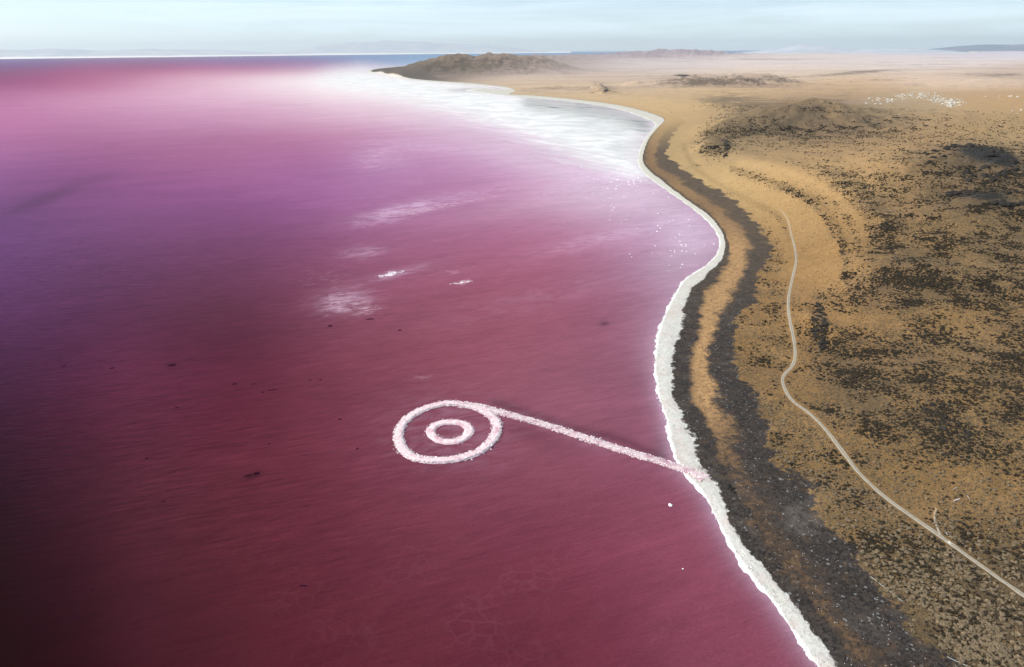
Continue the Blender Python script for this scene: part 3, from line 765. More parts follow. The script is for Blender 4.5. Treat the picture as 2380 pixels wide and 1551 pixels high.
# lake bed and far country below everything, so that the ground has no edge
k = 96
aa = np.linspace(0, 2 * math.pi, k, endpoint=False)
bv = np.vstack([[0, 0, -6.0], np.stack([np.sin(aa) * 130000, np.cos(aa) * 130000, np.full(k, -6.0)], 1)])
bf = np.array([[0, 1 + (i + 1) % k, 1 + i] for i in range(k)])
MBED = plain_material('lake_bed', (0.30, 0.12, 0.17), (0.24, 0.09, 0.13), 0.01)
link(bpy.data.objects.new('lake_bed', make_mesh('lake_bed', bv, bf, MBED, None, False)), kind='structure', label='muddy bed under the pink brine', category='lake bed')

# ------------------------------------------------------------------ the lake
s = 2
wr = np.unique(np.r_[np.arange(0, NR, s), NR - 1]); wa = np.unique(np.r_[np.arange(0, NA, s), NA - 1])
WX = GX[np.ix_(wr, wa)]; WY = GY[np.ix_(wr, wa)]; WU = SD[0][np.ix_(wr, wa)]; WR = RR[np.ix_(wr, wa)]
wpx, wpy = seen_at(WX, WY, np.zeros_like(WX))
wpx = np.clip(wpx, -60, 2440); wpy = np.clip(wpy, 120, 1620)
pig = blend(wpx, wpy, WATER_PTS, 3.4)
# the sky's share of the colour is taken off, brine and painted lens vignette stay
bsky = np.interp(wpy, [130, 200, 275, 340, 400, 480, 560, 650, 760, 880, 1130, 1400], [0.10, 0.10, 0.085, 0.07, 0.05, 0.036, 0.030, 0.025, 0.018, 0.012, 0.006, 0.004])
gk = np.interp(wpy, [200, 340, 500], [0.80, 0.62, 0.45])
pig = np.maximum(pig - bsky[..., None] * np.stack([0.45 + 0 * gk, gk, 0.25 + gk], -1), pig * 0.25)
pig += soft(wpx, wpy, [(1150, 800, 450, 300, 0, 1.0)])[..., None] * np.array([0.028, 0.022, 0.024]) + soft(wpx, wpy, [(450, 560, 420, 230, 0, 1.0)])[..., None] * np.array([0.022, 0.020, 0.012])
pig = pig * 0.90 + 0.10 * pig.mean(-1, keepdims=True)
milk = np.clip(soft(wpx, wpy, [(1500, 450, 190, 50, 8, 0.42), (1610, 545, 60, 70, 0, 0.40), (1330, 390, 190, 40, -10, 0.30), (1150, 320, 200, 40, -14, 0.22), (1560, 620, 60, 40, 0, 0.2), (1250, 470, 200, 30, 10, 0.14)]), 0, 0.75)[..., None]
pig = pig * (1 - milk) + milk * np.array([0.60, 0.50, 0.58])
# the causeway's lee is deeper red, its shallows paler
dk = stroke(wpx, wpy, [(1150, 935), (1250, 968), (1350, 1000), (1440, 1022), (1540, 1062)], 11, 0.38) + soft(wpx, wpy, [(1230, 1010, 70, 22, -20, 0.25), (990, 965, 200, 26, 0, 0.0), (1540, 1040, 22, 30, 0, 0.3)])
dk += soft(wpx, wpy, [(1405, 753, 11, 6, 0, 0.55), (590, 1104, 22, 7, 18, 0.6), (400, 849, 12, 5, 0, 0.5), (105, 462, 125, 15, 21, 0.30), (560, 780, 180, 60, 12, 0.15)])  # dark spots; the long streak at far left is a painted cloud shadow
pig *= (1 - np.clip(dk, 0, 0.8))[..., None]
shal = np.exp(-np.maximum(-WU, 0) / np.interp(wpy, [200, 500, 900, 1500], [60, 26, 5.0, 4.0])) * 0.7 * (WU < 3)
shal += soft(wpx, wpy, [(1560, 960, 25, 80, 0, 0.3)])
shal = np.clip(shal, 0, 1)[..., None]
pig = pig * (1 - shal) + shal * np.array([0.46, 0.30, 0.40])
foam = np.clip(soft(wpx, wpy, [(905, 637, 22, 7, 15, 1.1), (1075, 657, 20, 6, 15, 0.9), (880, 500, 70, 10, 10, 0.5), (960, 492, 70, 9, 10, 0.5), (1080, 470, 120, 8, 12, 0.55), (840, 590, 55, 16, 5, 0.45),
                               (1050, 632, 50, 9, 10, 0.4), (800, 705, 70, 26, 8, 0.62), (850, 725, 40, 12, 8, 0.5), (985, 875, 30, 7, 0, 0.35), (1340, 535, 70, 6, 5, 0.3), (1470, 412, 70, 18, 0, 0.6), (1545, 492, 34, 22, 0, 0.6),
                               (770, 257, 45, 3, 3, 0.5), (890, 350, 36, 7, 5, 0.5), (965, 425, 20, 5, 5, 0.4), (1400, 440, 90, 20, 0, 0.3), (760, 650, 60, 30, 0, 0.25), (1200, 437, 60, 5, 3, 0.5)]), 0, 1.1)
mist = np.clip(soft(wpx, wpy, [(885, 368, 60, 26, 0, 0.42), (1000, 345, 120, 10, -4, 0.3), (1010, 470, 160, 12, 12, 0.3), (930, 490, 80, 14, 14, 0.45), (880, 515, 60, 8, 8, 0.25), (850, 585, 45, 12, 5, 0.3), (800, 700, 60, 26, 8, 0.35), (930, 635, 80, 10, 14, 0.25),
                               (1400, 420, 130, 26, 10, 0.5), (1500, 450, 90, 34, 0, 0.4), (1600, 540, 50, 50, 0, 0.35), (1150, 300, 200, 22, -14, 0.35), (1350, 395, 160, 20, -8, 0.35), (1500, 530, 160, 14, 12, 0.22), (1350, 395, 130, 10, 5, 0.2), (1200, 350, 150, 10, -10, 0.2), (960, 330, 80, 8, 0, 0.2), (1380, 560, 160, 18, 14, 0.15), (1250, 690, 200, 30, 15, 0.08), (1040, 1003, 135, 82, 0, 0.14), (1330, 1010, 160, 18, -21, 0.10)]), 0, 1)
FL = np.array([(840, 164), (1078, 208), (1170, 220), (1240, 225), (1330, 234), (1430, 249), (1505, 273), (1530, 292), (1512, 312), (1494, 345), (1490, 378), (1500, 405), (1470, 405), (1400, 385), (1320, 352), (1240, 318), (1150, 285), (1060, 256), (960, 226), (860, 206), (760, 190), (790, 172)], float)
P2 = np.stack([wpx.ravel(), wpy.ravel()], 1)
nearfl = (P2[:, 0] > 600) & (P2[:, 0] < 1700) & (P2[:, 1] < 520)
sfl = np.full(len(P2), -1.0)
sc2 = np.array([1.0, 2.2])
sfl[nearfl] = signed(P2[nearfl] * sc2, np.vstack([FL, FL[:1]]) * sc2, FL * sc2) / 110.0
salt = np.clip(sfl * 0.85 + 0.66, 0, 1.2).reshape(wpx.shape)
greyflat = np.clip(stroke(wpx, wpy, [(1230, 236), (1330, 246), (1430, 262), (1500, 290)], 19, 1.0) + soft(wpx, wpy, [(1100, 209, 60, 5, 0, 0.9), (1400, 290, 120, 30, -18, 0.35), (1440, 350, 60, 20, 0, 0.2)]), 0, 1)
vein = np.clip(soft(wpx, wpy, [(1150, 1380, 520, 170, 0, 1.0), (1380, 1160, 120, 60, 0, 0.5), (1500, 1480, 250, 100, 0, 0.5)]), 0, 1)
wave = np.clip(soft(wpx, wpy, [(0, 1000, 420, 260, 0, 1.0), (100, 640, 350, 120, 0, 0.8), (500, 1150, 420, 300, 0, 0.5), (900, 1000, 900, 500, 0, 0.25), (700, 700, 500, 150, 0, 0.25)]), 0, 1)
WATER_K = np.array([0.84, 0.80, 0.78])
WV = np.stack([WX, WY, np.zeros_like(WX)], -1).reshape(-1, 3)
wi = np.arange(WX.size).reshape(WX.shape)
WF = np.stack([wi[:-1, :-1], wi[:-1, 1:], wi[1:, 1:], wi[1:, :-1]], -1).reshape(-1, 4)
WATT = {'pigment_vignette': np.clip(pig * WATER_K, 0.0, 0.85).reshape(-1, 3), 'foam': foam.ravel(), 'mist': mist.ravel(), 'salt': salt.ravel(), 'greyflat': greyflat.ravel(), 'vein': vein.ravel(), 'wave': wave.ravel()}
keepw = (WU.ravel()[WF].min(1) < np.maximum(40, 0.01 * WR.ravel()[WF].mean(1)))
flat = keepw & (salt.ravel()[WF].mean(1) > 0.62)
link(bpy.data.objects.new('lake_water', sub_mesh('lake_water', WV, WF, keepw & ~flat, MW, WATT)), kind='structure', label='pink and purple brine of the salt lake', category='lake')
link(bpy.data.objects.new('salt_flat', sub_mesh('salt_flat', WV, WF, flat, MW, WATT)), kind='structure', label='white and grey salt flat filling the far curve of the bay', category='salt flat')


# ------------------------------------------------------------------ far shore and mountains
def ridge(name, pts, base_px, depth, label, mat, seed, jag=0.18):
    """pts: (x, y of skyline, distance); a massif with a front, a crest and a back"""
    xs = np.linspace(pts[0][0], pts[-1][0], 160)
    ysk = np.interp(xs, [p[0] for p in pts], [p[1] for p in pts])
    dist = np.interp(xs, [p[0] for p in pts], [p[2] for p in pts])
    hzn = 118 + (1190 - xs) * 0.0061
    az = np.arctan2((xs - 1190) / FOC, 1.0 / math.cos(PITCH) if False else math.cos(PITCH) + math.sin(PITCH) * math.tan(PITCH))
    top = CAM_H + dist * (hzn - ysk) / (FOC / math.cos(PITCH) ** 2 * 1.0) * np.cos(az)
    top = top * np.clip(np.minimum(np.arange(160), 159 - np.arange(160)) / 40.0, 0, 1) ** 0.8
    rows = []
    prof = [(-1.0, 0.0), (-0.72, 0.12), (-0.45, 0.36), (-0.2, 0.72), (0.0, 1.0), (0.3, 0.8), (0.6, 0.4), (1.0, 0.0)]
    for d, kf in prof:
        n = fbm(xs / 40 + d * 3.1, np.full_like(xs, d * 4.0), 5, seed)
        z = top * kf * (1 + jag * n * (1 if kf < 0.99 else 0.6)) + (-8 if kf == 0 else 0)
        r = dist + d * depth + depth * 0.12 * n
        rows.append(np.stack([r * np.sin(az), r * np.cos(az), z], 1))
    V = np.concatenate(rows); n = len(xs)
    ii = np.arange(len(prof) * n).reshape(len(prof), n)
    FF = np.stack([ii[:-1, :-1], ii[:-1, 1:], ii[1:, 1:], ii[1:, :-1]], -1).reshape(-1, 4)
    link(bpy.data.objects.new(name, make_mesh(name, V, FF, mat, None, True)), kind='structure', label=label, category='mountains')


def far_material(name, c1, c2, sc):
    m, nt, b = new_mat(name)
    n = noise(nt, pos(nt), sc, 5.0, 0.65, 0.4)
    nt.links.new(mixc(nt, sstep(nt, n, 0.35, 0.65), c1, c2), b.inputs['Base Color'])
    b.inputs['Roughness'].default_value = 1.0
    b.inputs['Specular IOR Level'].default_value = 0.0
    return m


MMT = far_material('hazed_mountain_rock', (0.42, 0.44, 0.50), (0.54, 0.53, 0.55), 0.0007)  # paler than bare rock: distance haze is put into the colour
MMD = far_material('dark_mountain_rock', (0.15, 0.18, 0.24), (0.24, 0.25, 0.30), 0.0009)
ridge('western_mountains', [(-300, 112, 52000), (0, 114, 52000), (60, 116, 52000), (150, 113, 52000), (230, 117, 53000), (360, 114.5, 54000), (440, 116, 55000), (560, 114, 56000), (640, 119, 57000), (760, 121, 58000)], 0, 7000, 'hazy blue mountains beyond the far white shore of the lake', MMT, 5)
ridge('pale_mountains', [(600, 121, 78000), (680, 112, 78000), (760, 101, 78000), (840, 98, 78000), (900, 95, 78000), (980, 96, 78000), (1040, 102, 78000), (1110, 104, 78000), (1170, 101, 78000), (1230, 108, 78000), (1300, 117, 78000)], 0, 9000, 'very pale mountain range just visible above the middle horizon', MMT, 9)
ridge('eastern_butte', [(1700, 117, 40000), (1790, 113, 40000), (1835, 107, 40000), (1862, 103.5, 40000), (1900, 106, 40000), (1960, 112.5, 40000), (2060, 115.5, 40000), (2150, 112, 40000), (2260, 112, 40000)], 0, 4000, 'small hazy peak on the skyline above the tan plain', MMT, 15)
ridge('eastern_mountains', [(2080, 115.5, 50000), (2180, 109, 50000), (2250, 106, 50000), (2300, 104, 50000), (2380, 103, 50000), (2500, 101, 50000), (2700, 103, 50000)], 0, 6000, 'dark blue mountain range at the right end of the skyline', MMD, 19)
# white far shore
xs = np.linspace(-250, 1330, 120)
az = np.arctan2((xs - 1190) / FOC, 1.0 / math.cos(PITCH))
r0 = np.interp(xs, [-250, 0, 400, 900, 1100, 1330], [36000, 36500, 40000, 52000, 60000, 64000])
rows = [np.stack([(r0 * kf) * np.sin(az), (r0 * kf) * np.cos(az), np.full_like(xs, z) + zz * fbm(xs / 30, xs * 0, 3, 61)], 1) for kf, z, zz in ((1, 0.5, 0), (1.02, 10, 0), (1.15, 38, 8), (1.6, 60, 20))]
V = np.concatenate(rows); n = len(xs); ii = np.arange(4 * n).reshape(4, n)
FF = np.stack([ii[:-1, :-1], ii[:-1, 1:], ii[1:, 1:], ii[1:, :-1]], -1).reshape(-1, 4)
link(bpy.data.objects.new('far_shore', make_mesh('far_shore', V, FF, far_material('far_salt', (0.84, 0.78, 0.74), (0.74, 0.68, 0.64), 0.0004), None, True)), kind='structure', label='thin white salt shore along the far side of the lake', category='shore')


# ------------------------------------------------------------------ ribbons on the ground: dirt tracks
def ribbon(name, line, width, rows, lift, mat, props):
    L = smooth_line(line, 14)
    D = drape(L[:, 0], L[:, 1])
    C = D[:, :2]
    # even spacing
    sg = np.r_[0, np.cumsum(np.hypot(*np.diff(C, axis=0).T))]
    t = np.arange(0, sg[-1], 0.8)
    C = np.stack([np.interp(t, sg, C[:, 0]), np.interp(t, sg, C[:, 1])], 1)
    ker = np.ones(9) / 9
    C = np.stack([np.convolve(np.pad(C[:, i], 4, 'edge'), ker, 'valid') for i in (0, 1)], 1)
    T = np.gradient(C, axis=0); T /= np.linalg.norm(T, axis=1, keepdims=True)
    Nn = np.stack([T[:, 1], -T[:, 0]], 1)
    w = width * (1 + 0.22 * fbm(t / 7, t * 0, 4, 5))
    offs = np.linspace(-0.5, 0.5, rows)
    V = []; A = []
    for o_ in offs:
        p = C + Nn * (o_ * w)[:, None]
        z = grid_sample(H, p[:, 0], p[:, 1]) + lift * (1.0 if abs(o_) < 0.49 else 0.0) - (0.05 if abs(o_) > 0.49 else 0)
        V.append(np.column_stack([p, z])); A.append(np.full(len(p), o_))
    V = np.concatenate(V); n = len(C); ii = np.arange(rows * n).reshape(rows, n)
    FF = np.stack([ii[:-1, :-1], ii[:-1, 1:], ii[1:, 1:], ii[1:, :-1]], -1).reshape(-1, 4)
    o = bpy.data.objects.new(name, make_mesh(name, V, FF, mat, {'across': np.concatenate(A), 'fade': np.tile(np.clip(1 - (t[-1] - t) / (260.0 if t[-1] > 100 else 14.0), 0, 1), rows)}, True))
    return link(o, **props)


def track_material():
    m, nt, b = new_mat('dusty_track')
    a = mathn(nt, 'ABSOLUTE', attr(nt, 'across'))
    rut = mathn(nt, 'SUBTRACT', 1.0, sstep(nt, mathn(nt, 'ABSOLUTE', mathn(nt, 'SUBTRACT', a, 0.27)), 0.08, 0.2))
    P = pos(nt)
    n = noise(nt, P, 0.8, 4.0, 0.7)
    c = mixc(nt, rut, (0.27, 0.215, 0.155), (0.38, 0.335, 0.275))
    c = mixc(nt, mathn(nt, 'MULTIPLY', sstep(nt, n, 0.45, 0.7), 0.6), c, (0.20, 0.145, 0.09))
    c = mixc(nt, sstep(nt, mathn(nt, 'MULTIPLY_ADD', n, 0.5, attr(nt, 'fade')), 0.4, 1.2), c, (0.36, 0.245, 0.135))
    nt.links.new(c, b.inputs['Base Color'])
    b.inputs['Roughness'].default_value = 0.95
    b.inputs['Specular IOR Level'].default_value = 0.1
    return m


MT = track_material()
ROAD = [(2520, 1470), (2440, 1422), (2380, 1385), (2280, 1315), (2190, 1250), (2130, 1208), (2060, 1158), (2000, 1103), (1960, 1052), (1920, 1000), (1880, 960), (1840, 930), (1820, 893), (1822, 872), (1840, 853), (1848, 828), (1845, 790), (1835, 740), (1832, 700), (1840, 655), (1850, 610), (1848, 580), (1838, 540), (1834, 520), (1826, 502), (1812, 486)]
ribbon('dirt_track', ROAD, 2.4, 7, 0.10, MT, dict(kind='structure', label='pale two rut dirt track winding along the slope above the shore', category='track'))
ribbon('side_track', [(2188, 1248), (2178, 1225), (2172, 1200), (2178, 1178)], 1.2, 5, 0.2, MT, dict(kind='structure', label='short faint spur joining the dirt track near the lower right', category='track'))

# ------------------------------------------------------------------ rocks and brush: shared prototype shapes
ICO_V = []
ICO_F = []


def ico(sub):
    import bmesh
    bm = bmesh.new()
    bmesh.ops.create_icosphere(bm, subdivisions=sub, radius=1.0)
    v = np.array([x.co[:] for x in bm.verts]); f = np.array([[q.index for q in p.verts] for p in bm.faces])
    bm.free()
    return v, f


I1 = ico(1); I2 = ico(2)


def rock_shape(seed, flat=0.7, sub=1, jag=0.35):
    r = np.random.default_rng(seed)
    v, f = (I1 if sub == 1 else I2)
    v = v.copy()
    for _ in range(5):                                     # chop planes off for an angular stone
        d = r.normal(size=3); d /= np.linalg.norm(d)
        h = v @ d; lim = r.uniform(0.55, 0.9)
        v = v - np.maximum(h - lim, 0)[:, None] * d
    v *= 1 + jag * (r.random(len(v)) - 0.5)[:, None]
    v *= np.array([1, r.uniform(0.7, 1.0), flat])
    return v, f


def scatter_mesh(name, pts, sizes, shapes, mat, rot=None, smooth=False, stretch=None):
    """many alike pieces joined into one mesh"""
    Vs = []; Fs = []; off = 0
    ids = rng.integers(0, len(shapes), len(pts))
    an = rng.random(len(pts)) * 6.283 if rot is None else rot
    for si, (v, f) in enumerate(shapes):
        m = ids == si
        if not m.any():
            continue
        p = pts[m]; s_ = sizes[m]; a = an[m]
        c, s2 = np.cos(a), np.sin(a)
        vx = v[None, :, 0] * c[:, None] - v[None, :, 1] * s2[:, None]
        vy = v[None, :, 0] * s2[:, None] + v[None, :, 1] * c[:, None]
        vz = np.broadcast_to(v[None, :, 2], vx.shape)
        W = np.stack([vx, vy, vz], -1) * s_[:, None, None] + p[:, None, :]
        ff = f[None] + (off + np.arange(len(p)) * len(v))[:, None, None]
        Vs.append(W.reshape(-1, 3)); Fs.append(ff.reshape(-1, 3)); off += len(p) * len(v)
    return make_mesh(name, np.concatenate(Vs), np.concatenate(Fs), mat, None, smooth)


RSH = [rock_shape(i) for i in range(8)]
BSH = [rock_shape(40 + i, 0.62, 1, 0.7) for i in range(8)]


def bush_shape(seed, flat=0.6):
    """a shrub: a ragged core with twiggy clumps standing out of it"""
    r = np.random.default_rng(seed)
    V = []; Fc = []; off = 0
    for i in range(9):
        v, f = I1
        d = r.normal(size=3); d[2] = abs(d[2]) * 0.6; d /= np.linalg.norm(d)
        c = d * (0 if i == 0 else r.uniform(0.35, 0.62)) * np.array([1, 1, 0.75])
        sc_ = 0.62 if i == 0 else r.uniform(0.24, 0.42)
        w = v * (1 + 0.8 * (r.random(len(v)) - 0.5)[:, None]) * sc_ * np.array([1, 1, flat + 0.15]) + c
        V.append(w); Fc.append(f + off); off += len(v)
    return np.concatenate(V), np.concatenate(Fc)


def rock_mesh(name, seed, mat, flat=0.7, sub=2, jag=0.12):
    v, f = rock_shape(seed, flat, sub, jag)
    return make_mesh(name, v, f, mat, None, False)


# ------------------------------------------------------------------ the rubble breakwater (plain ring harbour at the end of a causeway)
def arm(points_xy, half, top, name, parent, mat, closed=False, seed=0, skirt=1.6):
    C = np.array(points_xy)
    n = len(C)
    if closed:
        T = np.roll(C, -1, 0) - np.roll(C, 1, 0)
    else:
        T = np.gradient(C, axis=0)
    T /= np.linalg.norm(T, axis=1, keepdims=True)
    Nn = np.stack([T[:, 1], -T[:, 0]], 1)
    prof = [(-1, -1.2, skirt), (-1, 0.45, 0.0), (-0.8, 1.0, 0), (-0.3, 0.9, 0), (0.3, 0.9, 0), (0.8, 1.0, 0), (1, 0.45, 0.0), (1, -1.2, skirt)]
    hw = half * (1 + 0.13 * fbm(C[:, 0] / 7, C[:, 1] / 7, 3, seed + 2))
    if not closed:
        hw = hw * (1 + 1.5 * np.exp(-np.arange(n) * 0.7 / 6.0))
    rows = []
    for o_, zf, ex in prof:
        q = C + Nn * (o_ * hw + math.copysign(ex, o_) + 0.35 * fbm(C[:, 0] / 2.3 + o_ * 7, C[:, 1] / 2.3, 3, seed))[:, None]
        z = top * zf + 0.16 * fbm(q[:, 0] / 1.1, q[:, 1] / 1.1, 3, seed + 5)
        rows.append(np.column_stack([q, z]))
    V = np.concatenate(rows); k_ = len(prof); ii = np.arange(k_ * n).reshape(k_, n)
    if closed:
        ii = np.hstack([ii, ii[:, :1]])
    FF = np.stack([ii[:-1, :-1], ii[:-1, 1:], ii[1:, 1:], ii[1:, :-1]], -1).reshape(-1, 4)
    o = bpy.data.objects.new(name, make_mesh(name, V, FF, mat, None, True))
    link(o, parent)
    return C, Nn, hw


def resample(P, step):
    sg = np.r_[0, np.cumsum(np.hypot(*np.diff(P, axis=0).T))]
    n = int(sg[-1] / step)
    t = np.linspace(0, sg[-1], n)
    return np.stack([np.interp(t, sg, P[:, 0]), np.interp(t, sg, P[:, 1])], 1)


ring_c = ground([1040], [1001.5])[0]
RX, RY = 27.5, 32.0
th = np.linspace(0, 2 * math.pi, 361)[:-1]
rw_ = 1 + 0.022 * np.sin(2 * th + 0.6) + 0.016 * np.sin(3 * th + 1.9) + 0.012 * np.sin(5 * th)
ringP = ring_c + np.stack([RX * rw_ * np.cos(th), RY * rw_ * np.sin(th)], 1)
seg = smooth_line([(1640, 1112), (1612, 1098), (1580, 1086), (1540, 1073), (1480, 1055), (1400, 1030), (1320, 1003), (1240, 978), (1180, 962), (1110, 943), (1068, 940)], 6)
causeP = resample(ground(seg[:, 0], seg[:, 1], 0.8), 0.7)
rootC = causeP[0]
bw = bpy.data.objects.new('breakwater', None); bw.location = (0, 0, 0)
link(bw, None, label='pale pink and white rubble breakwater ending in a closed ring', category='breakwater')
arm(causeP, 2.0, 1.15, 'causeway_fill', bw, MFILL, False, 3)
arm(resample(np.vstack([ringP, ringP[:1]]), 0.7)[:-1], 2.1, 1.1, 'ring_fill', bw, MFILL, True, 13)
# edging stones
rr_ = []; sz = []


def line_stones(C, half, closed, per_m, lo, hi, fade=None):
    L = resample(np.vstack([C, C[:1]]) if closed else C, 1.0 / per_m)
    T = np.gradient(L, axis=0); T /= np.linalg.norm(T, axis=1, keepdims=True)
    Nn = np.stack([T[:, 1], -T[:, 0]], 1)
    for sd_ in (-1, 1):
        for lay in range(2):
            k_ = len(L)
            off = sd_ * (half + rng.normal(0.1 + 0.7 * lay, 0.4, k_))
            p = L + Nn * off[:, None] + rng.normal(0, 0.3, (k_, 2))
            z = np.where(lay == 0, rng.uniform(0.8, 1.25, k_), rng.uniform(0.05, 0.6, k_))
            keep = rng.random(k_) < (0.85 if lay == 0 else 0.6)
            s_ = rng.uniform(lo, hi, k_) ** 1.0
            rr_.append(np.column_stack([p, z])[keep]); sz.append(s_[keep])
    # a few stones on the crown
    k_ = len(L) // 3
    j_ = rng.integers(0, len(L), k_)
    p = L[j_] + Nn[j_] * rng.uniform(-half * 0.7, half * 0.7, k_)[:, None]
    rr_.append(np.column_stack([p, np.full(k_, 1.05)])); sz.append(rng.uniform(lo * 0.5, lo, k_))


line_stones(causeP, 1.8, False, 2.8, 0.16, 0.50)
line_stones(ringP, 1.9, True, 2.8, 0.16, 0.50)
allp = np.concatenate(rr_); alls = np.concatenate(sz)
big = np.argsort(-alls)[:240]
restm = np.ones(len(allp), bool); restm[big] = False
stones = [rock_mesh('boulder', 70 + i, MROCKSALT, 0.8, 1, 0.3) for i in range(6)]
for q in big:
    o = bpy.data.objects.new('boulder', stones[int(q) % 6])
    o.location = allp[q]; o.scale = (alls[q] * 1.25,) * 3; o.rotation_euler = (0.3 * rng.normal(), 0.3 * rng.normal(), rng.random() * 6.28)
    link(o, bw)
link(bpy.data.objects.new('rubble_edging', scatter_mesh('rubble_edging', allp[restm], alls[restm], RSH, MROCKSALT)), bw, kind='stuff')
# low oval rubble islet with a pool, standing free in the middle of the ring
isl = bpy.data.objects.new('rubble_islet', None); isl.location = (0, 0, 0)
link(isl, None, label='low oval pink rubble islet round a small pool, inside the ring', category='islet')
rw2 = 1 + 0.05 * np.sin(2 * th + 2.0) + 0.03 * np.sin(3 * th)
islP = ring_c + np.array([1.5, -1.0]) + np.stack([10.5 * rw2 * np.cos(th), 11.5 * rw2 * np.sin(th)], 1)
arm(resample(np.vstack([islP, islP[:1]]), 0.7)[:-1], 2.2, 0.75, 'islet_fill', isl, MFILL, True, 31)
rr_.clear(); sz.clear()
line_stones(islP, 2.0, True, 2.2, 0.18, 0.42)
ip = np.concatenate(rr_); iz = np.concatenate(sz); ip[:, 2] *= 0.75
for q in range(len(ip)):
    if q % 2:
        continue
    o = bpy.data.objects.new('boulder', stones[q % 6])
    o.location = ip[q]; o.scale = (iz[q],) * 3; o.rotation_euler = (0, 0.3 * rng.normal(), rng.random() * 6.28)
    link(o, isl)

# ------------------------------------------------------------------ white lumps in the shallows
lump = [rock_mesh('salt_lump', 200 + i, MWHITE, 0.6, 2, 0.1) for i in range(4)]


def place(name, mesh, p, scale, label, cat, group=None, rot=None, sink=0.0):
    o = bpy.data.objects.new(name, mesh)
    o.location = (p[0], p[1], p[2] - sink)
    o.scale = scale if isinstance(scale, tuple) else (scale,) * 3
    o.rotation_euler = (0, 0, rng.random() * 6.28 if rot is None else rot)
    link(o, None, label=label, category=cat)
    if group:
        o['group'] = group
    return o


g = ground([1558], [1175])[0]
place('salt_boulder', lump[0], (g[0], g[1], 0.3), 1.15, 'bright white boulder standing alone in the red water off the white shore', 'boulder')
g = ground([1587], [1323])[0]
place('salt_boulder', lump[1], (g[0], g[1], 0.1), 0.42, 'tiny white stone in the dark red water well below the lone white boulder', 'boulder')
for (x, y, n_, sx, sy, an_, lab) in ((903, 640, 60, 4.5, 1.6, 0.3, 'brightest white salt patch among the streaks in mid lake'), (918, 634, 45, 4.5, 1.6, 0.4, 'long white salt patch touching the brightest patch in mid lake'),
                                     (1075, 657, 40, 5.5, 1.0, 0.45, 'thin white salt sliver nearer the shore than the brightest patch')):
    g = ground([x], [y])[0]
    a_, b_ = rng.normal(0, sx, n_), rng.normal(0, sy, n_)
    pp = np.column_stack([a_ * math.cos(an_) - b_ * math.sin(an_), a_ * math.sin(an_) + b_ * math.cos(an_), np.full(n_, 0.0)])
    place('salt_islet', scatter_mesh('salt_islet', pp, rng.uniform(0.25, 1.1, n_) * 1.1, [rock_shape(800 + q_, 0.3) for q_ in range(4)], MWHITE), (g[0], g[1], 0.0), 1.0, lab, 'salt patch', None, 0.0)
pts_l = []
while len(pts_l) < 120:
    if rng.random() < 0.5:
        x = rng.normal(1455, 45); y = rng.normal(412, 16)
    elif rng.random() < 0.6:
        x = rng.normal(1570, 45); y = rng.normal(560, 36)
    else:
        x = rng.normal(1480, 90); y = rng.normal(480, 40)
    g = ground([x], [y])[0]
    if grid_sample(SD[0], np.array([g[0]]), np.array([g[1]]))[0] < -4:
        pts_l.append((x, y, *g))
for i, (x, y, gx, gy) in enumerate(pts_l):
    s_ = rng.uniform(0.5, 1.25) * (1.5 if y < 450 else 1.0)
    place('salt_lump', lump[i % 4], (gx, gy, 0.05), (s_ * 1.3, s_, s_ * 0.8), 'small white salt lump dotting the shallow pink water inside the bay', 'salt lump', 'white salt lumps in the shallows of the bay')

# dark mats lying in the brine
reef = [rock_mesh('dark_mat', 300 + i, MREEF, 0.3, 2, 0.35) for i in range(4)]
RE = [(575, 1106, 10, 2.0, 20), (597, 1101, 9, 3.0, 18), (400, 849, 9, 3.2, 10), (260, 856, 7, 2, 8), (147, 851, 7, 2, 8), (767, 758, 7, 3, 10), (860, 742, 11, 2.4, 6), (928, 768, 6, 2, 5), (632, 907, 12, 1.6, 18), (545, 893, 8, 1.6, 15), (590, 893, 4, 1.6, 40),
      (610, 912, 5, 1.8, 10), (720, 884, 4, 1.6, 0), (745, 883, 4, 1.6, 0), (790, 975, 5, 2, 30), (830, 1043, 3, 2.4, 0), (705, 1362, 12, 1.6, -3), (177, 1435, 4, 3, 10), (215, 1370, 4, 2.4, 30), (625, 1032, 3, 1.8, -30), (712, 1177, 3, 1.2, 30),
      (380, 1166, 6, 1.6, 20), (410, 948, 6, 1.4, 20), (340, 1066, 6, 1.4, 20)]
for i, (x, y, L_, W_, an) in enumerate(RE):
    g = ground([x], [y])[0]; g2 = ground([x + 1], [y])[0]
    k_ = np.hypot(*(g2 - g))
    place('dark_mat', reef[i % 4], (g[0], g[1], 0.0), (L_ * k_, W_ * k_ * 2.0, 0.5), 'small dark smudge of submerged reef showing through the dark red water', 'reef', 'dark reef smudges in the deep part of the lake', math.radians(an))

# ------------------------------------------------------------------ brush on the slope
def candidates(n, x0, x1, y0, y1):
    x = rng.uniform(x0, x1, n); y = y0 + (y1 - y0) * rng.random(n)
    return drape(x, y), x, y


road = smooth_line(ROAD, 4)


def off_road(x, y, d):
    best = np.full(len(x), 1e9)
    for a, b in zip(road[:-1], road[1:]):
        ab = b - a; t = np.clip(((x - a[0]) * ab[0] + (y - a[1]) * ab[1]) / (ab @ ab), 0, 1)
        np.minimum(best, np.hypot(x - a[0] - t * ab[0], y - a[1] - t * ab[1]), out=best)
    return best > d


